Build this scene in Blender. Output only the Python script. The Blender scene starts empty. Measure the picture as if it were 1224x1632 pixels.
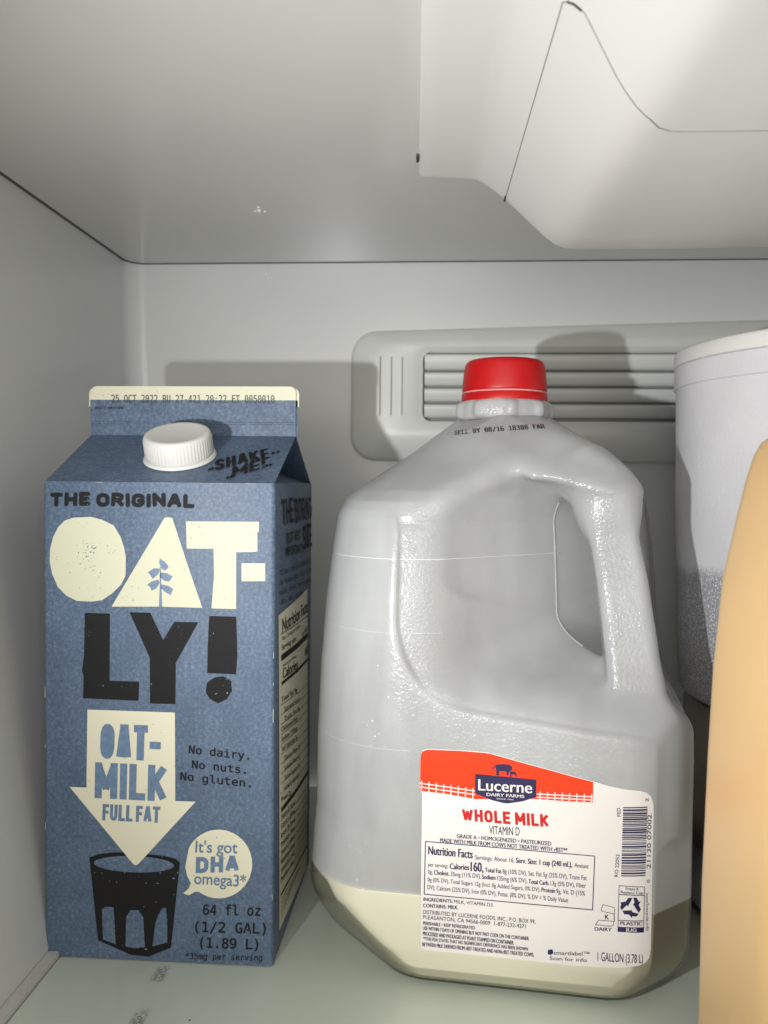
import bpy, bmesh, math, json, os
import numpy as np
from mathutils import Vector, Matrix

# ------------------------------------------------------------------ camera, world, lights, exposure
scene = bpy.context.scene
COL = scene.collection
cam_d = bpy.data.cameras.new("camera"); cam = bpy.data.objects.new("camera", cam_d); COL.objects.link(cam)
scene.camera = cam
YAW, PITCH, ROLL = .0673, -.0351, -.0100
CAM = Vector((.1609, -.3282, .1971))
Rm = (Matrix.Rotation(YAW, 3, 'Z') @ Matrix.Rotation(PITCH, 3, 'X') @ Matrix.Rotation(ROLL, 3, 'Y'))
right, fwd, up = Rm.col[0], Rm.col[1], Rm.col[2]
M3 = Matrix((right, up, -fwd)).transposed()
cam.matrix_world = Matrix.Translation(CAM) @ M3.to_4x4()
cam_d.sensor_fit = 'VERTICAL'; cam_d.sensor_height = 36.0; cam_d.lens = 1329.06/1632*36
cam_d.clip_start = .005; cam_d.clip_end = 50
cam_d.dof.use_dof = True; cam_d.dof.focus_distance = .315; cam_d.dof.aperture_fstop = 18

world = bpy.data.worlds.new("World"); scene.world = world; world.use_nodes = True
bg = world.node_tree.nodes['Background']; bg.inputs['Color'].default_value = (1.0, .97, .93, 1); bg.inputs['Strength'].default_value = .36

def lamp(name, typ, loc, power, color, size=None, target=None, size_y=None):
    d = bpy.data.lights.new(name, typ); d.energy = power; d.color = color
    if typ == 'AREA':
        d.shape = 'RECTANGLE'; d.size = size; d.size_y = size_y or size
    elif size is not None: d.shadow_soft_size = size
    o = bpy.data.objects.new(name, d); COL.objects.link(o); o.location = loc
    if target is not None: o.rotation_euler = (Vector(target)-Vector(loc)).to_track_quat('-Z', 'Y').to_euler()
    return o
key = lamp("flash_lamp", 'SPOT', (.036, -.293, .166), 3.3, (1.0, 1.0, .99), .004, (.325, .2, .270))
key.data.spot_size = math.radians(100); key.data.spot_blend = 1.0
lamp("room_fill", 'AREA', (.28, -1.1, .30), 3.9, (1.0, .95, .89), .7, (.2, 0, .15), .5)  # soft fill added for the open room's light, set low to reach undersides

scene.view_settings.view_transform = 'Standard'; scene.view_settings.look = 'None'
scene.view_settings.exposure = 0.34; scene.view_settings.gamma = 1.0
scene.render.engine = 'CYCLES'
scene.cycles.max_bounces = 13; scene.cycles.transparent_max_bounces = 16
scene.cycles.caustics_reflective = False; scene.cycles.caustics_refractive = False

# ------------------------------------------------------------------ helpers
def link(name, me, mat=None, parent=None, smooth=True):
    o = bpy.data.objects.new(name, me); COL.objects.link(o)
    if mat is not None: me.materials.append(mat)
    if parent is not None: o.parent = parent
    if smooth:
        me.polygons.foreach_set('use_smooth', [True]*len(me.polygons))
    return o
def mesh(name, verts, faces, mat=None, parent=None, smooth=False):
    me = bpy.data.meshes.new(name); me.from_pydata([tuple(v) for v in verts], [], [tuple(f) for f in faces]); me.update()
    return link(name, me, mat, parent, smooth)
def frombm(name, bm, mat=None, parent=None, smooth=False, recalc=True):
    if recalc: bmesh.ops.recalc_face_normals(bm, faces=bm.faces)
    me = bpy.data.meshes.new(name); bm.to_mesh(me); bm.free()
    return link(name, me, mat, parent, smooth)
def tag(o, label=None, cat=None, group=None, kind=None):
    if label: o['label'] = label
    if cat: o['category'] = cat
    if group: o['group'] = group
    if kind: o['kind'] = kind
    return o
def empty(name, loc=(0, 0, 0), rz=0):
    o = bpy.data.objects.new(name, None); COL.objects.link(o); o.location = loc; o.rotation_euler = (0, 0, rz)
    o.empty_display_size = .01
    return o
def autosmooth(o, ang=40):
    me = o.data
    bm = bmesh.new(); bm.from_mesh(me)
    for e in bm.edges:
        e.smooth = not (len(e.link_faces) == 2 and e.calc_face_angle(0) > math.radians(ang))
    for f in bm.faces: f.smooth = True
    bm.to_mesh(me); bm.free()
    return o
def box(bm, x0, x1, y0, y1, z0, z1, mat=None):
    vs = [bm.verts.new(p) for p in [(x0,y0,z0),(x1,y0,z0),(x1,y1,z0),(x0,y1,z0),(x0,y0,z1),(x1,y0,z1),(x1,y1,z1),(x0,y1,z1)]]
    if mat is not None:
        for v in vs: v.co = mat @ v.co
    for f in [(0,3,2,1),(4,5,6,7),(0,1,5,4),(1,2,6,5),(2,3,7,6),(3,0,4,7)]: bm.faces.new([vs[i] for i in f])
    return vs
def bevel(bm, w, seg=3, ang=30):
    es = [e for e in bm.edges if len(e.link_faces) == 2 and e.calc_face_angle(0) > math.radians(ang)]
    bmesh.ops.bevel(bm, geom=es, offset=w, segments=seg, affect='EDGES', profile=.5)
def loft(bm, rings, close=True, cap0=False, cap1=False):
    R = [[bm.verts.new(p) for p in r] for r in rings]
    n = len(R[0])
    for a, b in zip(R[:-1], R[1:]):
        for i in range(n if close else n-1):
            j = (i+1) % n
            bm.faces.new((a[i], a[j], b[j], b[i]))
    if cap0: bm.faces.new(R[0])
    if cap1: bm.faces.new(R[-1])
    return R
def lathe(name, prof, n, mat, parent=None, loc=(0,0,0), cap0=True, cap1=True, rfun=None, ang=35):
    bm = bmesh.new()
    rings = []
    for r, z in prof:
        rings.append([(loc[0]+(r+(rfun(i, n, r, z) if rfun else 0))*math.cos(2*math.pi*i/n), loc[1]+(r+(rfun(i, n, r, z) if rfun else 0))*math.sin(2*math.pi*i/n), loc[2]+z) for i in range(n)])
    loft(bm, rings, True, cap0, cap1)
    o = frombm(name, bm, mat, parent)
    return autosmooth(o, ang)
def tube(bm, pts, r, n=6):
    pts = [Vector(p) for p in pts]; rings = []
    for i, p in enumerate(pts):
        t = (pts[min(i+1, len(pts)-1)] - pts[max(i-1, 0)]).normalized()
        a = t.cross(Vector((.13, .27, .95))).normalized(); b = t.cross(a)
        rings.append([p + a*r*math.cos(2*math.pi*k/n) + b*r*math.sin(2*math.pi*k/n) for k in range(n)])
    loft(bm, rings, True, True, True)

# ------------------------------------------------------------------ materials
def newmat(name):
    m = bpy.data.materials.new(name); m.use_nodes = True
    nt = m.node_tree; p = nt.nodes['Principled BSDF']
    return m, nt, p
def N(nt, typ, **kw):
    n = nt.nodes.new(typ)
    for k, v in kw.items():
        if k.startswith('_'): setattr(n, k[1:], v)
        else: n.inputs[k.replace('__', ' ')].default_value = v
    return n
def tex(nt, scale, detail=3, rough=.55, kind='noise', vec=None, stretch=None):
    tc = nt.nodes.new('ShaderNodeTexCoord')
    src = tc.outputs['Object']
    if stretch:
        mp = nt.nodes.new('ShaderNodeMapping'); mp.inputs['Scale'].default_value = stretch
        nt.links.new(src, mp.inputs['Vector']); src = mp.outputs[0]
    if kind == 'noise':
        n = nt.nodes.new('ShaderNodeTexNoise'); n.inputs['Scale'].default_value = scale; n.inputs['Detail'].default_value = detail; n.inputs['Roughness'].default_value = rough
        out = n.outputs['Fac']
    else:
        n = nt.nodes.new('ShaderNodeTexVoronoi'); n.inputs['Scale'].default_value = scale
        out = n.outputs['Distance']
    nt.links.new(src, n.inputs['Vector'])
    return out
def ramp(nt, fac, stops):
    r = nt.nodes.new('ShaderNodeValToRGB'); e = r.color_ramp.elements
    while len(e) < len(stops): e.new(.5)
    for el, (pos, c) in zip(e, stops):
        el.position = pos; el.color = (*c, 1) if len(c) == 3 else c
    nt.links.new(fac, r.inputs[0]); return r.outputs[0]
def bump(nt, p, fac, strength, dist):
    b = nt.nodes.new('ShaderNodeBump'); b.inputs['Strength'].default_value = strength; b.inputs['Distance'].default_value = dist
    nt.links.new(fac, b.inputs['Height'])
    if p is not None: nt.links.new(b.outputs[0], p.inputs['Normal'])
    return b.outputs[0]
def mixc(nt, fac, a, b):
    m = nt.nodes.new('ShaderNodeMix'); m.data_type = 'RGBA'
    nt.links.new(fac, m.inputs[0])
    for s, v in ((m.inputs[6], a), (m.inputs[7], b)):
        if isinstance(v, tuple): s.default_value = (*v, 1)
        else: nt.links.new(v, s)
    return m.outputs[2]
def simple(name, col, rough=.5, nscale=None, namp=.06, bscale=None, bstr=.15, bdist=.0002, spec=.5, coat=0):
    m, nt, p = newmat(name)
    p.inputs['Roughness'].default_value = rough; p.inputs['Specular IOR Level'].default_value = spec
    p.inputs['Coat Weight'].default_value = coat
    if nscale:
        f = tex(nt, nscale, 5)
        a = tuple(c*(1-namp) for c in col); b = tuple(min(1, c*(1+namp)) for c in col)
        nt.links.new(ramp(nt, f, [(.3, a), (.7, b)]), p.inputs['Base Color'])
    else: p.inputs['Base Color'].default_value = (*col, 1)
    if bscale: bump(nt, p, tex(nt, bscale, 3), bstr, bdist)
    return m

M = {}
M['liner'] = simple('liner_plastic', (.66, .675, .665), .22, 9, .03, 260, .05, .0002, .4)
M['ceil'] = simple('ceiling_plastic', (.62, .62, .60), .20, 7, .03, 220, .04, .0002, .4)
M['vent'] = simple('vent_plastic', (.70, .72, .69), .38, 30, .03, 900, .08, .0001)
M['house'] = simple('housing_plastic', (.74, .73, .71), .35, 12, .02, 700, .06, .0001)
M['dark'] = simple('gap_dark', (.05, .05, .048), .7, 60, .2)
M['joint'] = simple('joint_grey', (.10, .10, .095), .7, 60, .2)
M['slotdark'] = simple('slot_shadow_plastic', (.16, .165, .155), .6, 60, .1)
M['seamgrey'] = simple('seam_grey', (.30, .29, .28), .6, 60, .1)
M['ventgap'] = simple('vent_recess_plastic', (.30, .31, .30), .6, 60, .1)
M['mline'] = simple('mould_line_plastic', (.72, .74, .75), .4, 60, .03)
M['rail'] = simple('rail_plastic', (.62, .62, .58), .4, 60, .05)
M['capwhite'] = simple('white_cap_plastic', (.68, .68, .655), .42, 80, .02, 1500, .05, .0001)
M['red'] = simple('red_cap_plastic', (.50, .002, .003), .40, 200, .06, 900, .06, .0001)
M['jar'] = simple('brown_jar', (.20, .165, .145), .3, 40, .25)
M['milk'] = simple('milk', (.99, .95, .73), .4, 25, .02)
mp_ = M['milk'].node_tree.nodes['Principled BSDF']; mp_.inputs['Subsurface Weight'].default_value = 0; mp_.inputs['Subsurface Radius'].default_value = (1, .95, .8); mp_.inputs['Subsurface Scale'].default_value = .007
M['orange'] = simple('orange_plastic', (.64, .42, .19), .38, 14, .07, 120, .05, .0004)
# carton paper
def carton_mat():
    m, nt, p = newmat('carton_blue_paper')
    f1 = tex(nt, 700, 6, .75); f2 = tex(nt, 60, 4, .6); f3 = tex(nt, 380, 2, .5, stretch=(1, 1, .35))
    c1 = ramp(nt, f1, [(.28, (.050, .080, .132)), (.47, (.080, .123, .195)), (.60, (.122, .175, .262)), (.74, (.27, .34, .43))])
    c2 = ramp(nt, f2, [(.3, (.80, .82, .84)), (.7, (1.12, 1.10, 1.08))])
    mx = nt.nodes.new('ShaderNodeMix'); mx.data_type = 'RGBA'; mx.blend_type = 'MULTIPLY'; mx.inputs[0].default_value = 1
    nt.links.new(c1, mx.inputs[6]); nt.links.new(c2, mx.inputs[7]); nt.links.new(mx.outputs[2], p.inputs['Base Color'])
    p.inputs['Roughness'].default_value = .50; p.inputs['Specular IOR Level'].default_value = .4
    bump(nt, p, f3, .25, .00025)
    return m
M['carton'] = carton_mat()
def printmat(name, base, speck, amt, rough=.6, scale=1100):
    m, nt, p = newmat(name)
    a = tex(nt, scale, 2, .5); b = tex(nt, 75, 3, .6)
    mm = nt.nodes.new('ShaderNodeMath'); mm.operation = 'MULTIPLY_ADD'; nt.links.new(b, mm.inputs[0]); mm.inputs[1].default_value = .55; nt.links.new(a, mm.inputs[2])
    r = nt.nodes.new('ShaderNodeMapRange'); nt.links.new(mm.outputs[0], r.inputs[0]); r.inputs[1].default_value = amt; r.inputs[2].default_value = amt+.03
    nt.links.new(mixc(nt, r.outputs[0], base, speck), p.inputs['Base Color'])
    p.inputs['Roughness'].default_value = rough
    bump(nt, p, tex(nt, 380, 2, .5, stretch=(1, 1, .35)), .2, .0002)
    return m
M['p_white'] = printmat('print_cream', (.60, .60, .455), (.16, .20, .22), .99)
M['p_white2'] = printmat('print_cream_pale', (.68, .66, .51), (.20, .24, .26), 1.03)
M['p_black'] = printmat('print_black', (.010, .010, .011), (.28, .33, .36), 1.03, .6, 900)
M['p_black'].node_tree.nodes['Principled BSDF'].inputs['Specular IOR Level'].default_value = .2
M['p_blue'] = simple('print_blue', (.12, .19, .30), .45, 500, .2)
M['p_ink'] = simple('print_ink', (.03, .03, .03), .5, 500, .2)
M['p_navy'] = simple('print_navy', (.018, .014, .075), .4, 300, .15)
M['p_redink'] = simple('print_red_ink', (.58, .012, .012), .4, 300, .08)
M['p_labelwhite'] = simple('print_white', (.84, .80, .78), .4, 300, .03)
M['label'] = simple('label_paper', (.83, .79, .765), .34, 60, .02, 300, .05, .0002)
M['p_red'] = simple('print_red', (.86, .045, .004), .30, 60, .05)
# jug wall: cloudy translucent polyethylene
def jug_mat(name, transp=.10, pebble=1.0, wet=None, df_share=.55):
    m = bpy.data.materials.new(name); m.use_nodes = True; nt = m.node_tree; nt.nodes.clear()
    L = nt.links
    out = nt.nodes.new('ShaderNodeOutputMaterial')
    f = tex(nt, 26, 4, .6)
    col = ramp(nt, f, [(.3, (.925, .957, .982)), (.7, (.955, .980, .995))])
    tc = nt.nodes.new('ShaderNodeTexCoord')
    def warp(scale, amp):
        dist = nt.nodes.new('ShaderNodeTexNoise'); dist.inputs['Scale'].default_value = scale
        L.new(tc.outputs['Object'], dist.inputs['Vector'])
        vm = nt.nodes.new('ShaderNodeVectorMath'); vm.operation = 'MULTIPLY_ADD'; vm.inputs[1].default_value = (amp,)*3
        L.new(dist.outputs['Color'], vm.inputs[0]); L.new(tc.outputs['Object'], vm.inputs[2]); return vm.outputs[0]
    # fine orange-peel pebbling in patches
    v = nt.nodes.new('ShaderNodeTexVoronoi'); v.feature = 'SMOOTH_F1'; v.inputs['Scale'].default_value = 950
    L.new(warp(500, .0015), v.inputs['Vector'])
    pr = nt.nodes.new('ShaderNodeMapRange'); L.new(tex(nt, 30, 3, .6), pr.inputs[0]); pr.inputs[1].default_value = .40; pr.inputs[2].default_value = .60; pr.inputs[3].default_value = .5; pr.inputs[4].default_value = 1
    sp_ = nt.nodes.new('ShaderNodeSeparateXYZ'); L.new(tc.outputs['Object'], sp_.inputs[0])
    mk = nt.nodes.new('ShaderNodeMapRange'); L.new(sp_.outputs[0], mk.inputs[0]); mk.inputs[1].default_value = -.040; mk.inputs[2].default_value = -.035; mk.inputs[3].default_value = .12; mk.inputs[4].default_value = 1
    pm_ = nt.nodes.new('ShaderNodeMath'); pm_.operation = 'MULTIPLY'; L.new(pr.outputs[0], pm_.inputs[0]); L.new(mk.outputs[0], pm_.inputs[1]); pr = pm_
    mu = nt.nodes.new('ShaderNodeMath'); mu.operation = 'MULTIPLY'; L.new(v.outputs['Distance'], mu.inputs[0]); L.new(pr.outputs[0], mu.inputs[1])
    b = nt.nodes.new('ShaderNodeBump'); b.inputs['Strength'].default_value = .8*pebble; b.inputs['Distance'].default_value = .0005
    L.new(mu.outputs[0], b.inputs['Height'])
    # sparse droplets
    v2 = nt.nodes.new('ShaderNodeTexVoronoi'); v2.inputs['Scale'].default_value = 260; L.new(warp(200, .003), v2.inputs['Vector'])
    dr = nt.nodes.new('ShaderNodeMapRange'); dr.interpolation_type = 'SMOOTHSTEP'; L.new(v2.outputs['Distance'], dr.inputs[0]); dr.inputs[1].default_value = .28; dr.inputs[2].default_value = .1
    pd = nt.nodes.new('ShaderNodeMapRange'); L.new(tex(nt, 22, 3, .6), pd.inputs[0]); pd.inputs[1].default_value = .50; pd.inputs[2].default_value = .62
    m3 = nt.nodes.new('ShaderNodeMath'); m3.operation = 'MULTIPLY'; L.new(dr.outputs[0], m3.inputs[0]); L.new(pd.outputs[0], m3.inputs[1])
    b2 = nt.nodes.new('ShaderNodeBump'); b2.inputs['Strength'].default_value = .6*pebble; b2.inputs['Distance'].default_value = .0007
    L.new(m3.outputs[0], b2.inputs['Height']); L.new(b.outputs[0], b2.inputs['Normal'])
    df = nt.nodes.new('ShaderNodeBsdfDiffuse'); L.new(col, df.inputs[0])
    tl = nt.nodes.new('ShaderNodeBsdfTranslucent'); tl.inputs[0].default_value = (.975, .98, .985, 1)
    tr = nt.nodes.new('ShaderNodeBsdfTransparent'); tr.inputs[0].default_value = (.985, .99, .985, 1)
    gl = nt.nodes.new('ShaderNodeBsdfGlossy'); gl.inputs['Roughness'].default_value = .24
    L.new(b2.outputs[0], gl.inputs['Normal'])
    def mix(a, bb, fac):
        n = nt.nodes.new('ShaderNodeMixShader')
        if isinstance(fac, float): n.inputs[0].default_value = fac
        else: L.new(fac, n.inputs[0])
        L.new(a, n.inputs[1]); L.new(bb, n.inputs[2]); return n.outputs[0]
    dn = nt.nodes.new('ShaderNodeMapRange'); L.new(tex(nt, 30, 4, .6, stretch=(1, 1, .3)), dn.inputs[0]); dn.inputs[1].default_value = .3; dn.inputs[2].default_value = .7
    dn.inputs[3].default_value = df_share-.09; dn.inputs[4].default_value = df_share+.09
    s = mix(tl.outputs[0], df.outputs[0], dn.outputs[0])
    if wet is None: s = mix(s, tr.outputs[0], transp)
    else:                              # the cloudy wall clears where liquid wets it
        sx = nt.nodes.new('ShaderNodeSeparateXYZ'); L.new(tc.outputs['Object'], sx.inputs[0])
        w = nt.nodes.new('ShaderNodeMapRange'); L.new(sx.outputs[2], w.inputs[0]); w.inputs[1].default_value = wet-.0004; w.inputs[2].default_value = wet+.0006; w.inputs[3].default_value = .97; w.inputs[4].default_value = transp
        s = mix(s, tr.outputs[0], w.outputs[0])
    fr = nt.nodes.new('ShaderNodeFresnel'); fr.inputs['IOR'].default_value = 1.5
    if wet is None: L.new(b2.outputs[0], fr.inputs['Normal'])
    s = mix(s, gl.outputs[0], fr.outputs[0])
    L.new(s, out.inputs[0]); return m
M['jug'] = jug_mat('jug_plastic', .20, .8, .0375, .48)
def tub_mat():
    m, nt, p = newmat('tub_frosted_plastic')
    tc = nt.nodes.new('ShaderNodeTexCoord'); sx = nt.nodes.new('ShaderNodeSeparateXYZ'); nt.links.new(tc.outputs['Object'], sx.inputs[0])
    wob = nt.nodes.new('ShaderNodeMath'); wob.operation = 'MULTIPLY_ADD'; nt.links.new(tex(nt, 40, 3), wob.inputs[0]); wob.inputs[1].default_value = .012; nt.links.new(sx.outputs[2], wob.inputs[2])
    fm = nt.nodes.new('ShaderNodeMapRange'); nt.links.new(wob.outputs[0], fm.inputs[0]); fm.inputs[1].default_value = .070; fm.inputs[2].default_value = .064
    hi = ramp(nt, tex(nt, 22, 5), [(.3, (.60, .60, .635)), (.7, (.71, .71, .74))])
    lo = ramp(nt, tex(nt, 1100, 3, .7), [(.35, (.24, .24, .26)), (.52, (.34, .34, .37)), (.66, (.80, .80, .84))])
    nt.links.new(mixc(nt, fm.outputs[0], hi, lo), p.inputs['Base Color'])
    p.inputs['Roughness'].default_value = .3
    bump(nt, p, tex(nt, 700, 3), .35, .0005)
    return m
M['tub'] = tub_mat()

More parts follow.
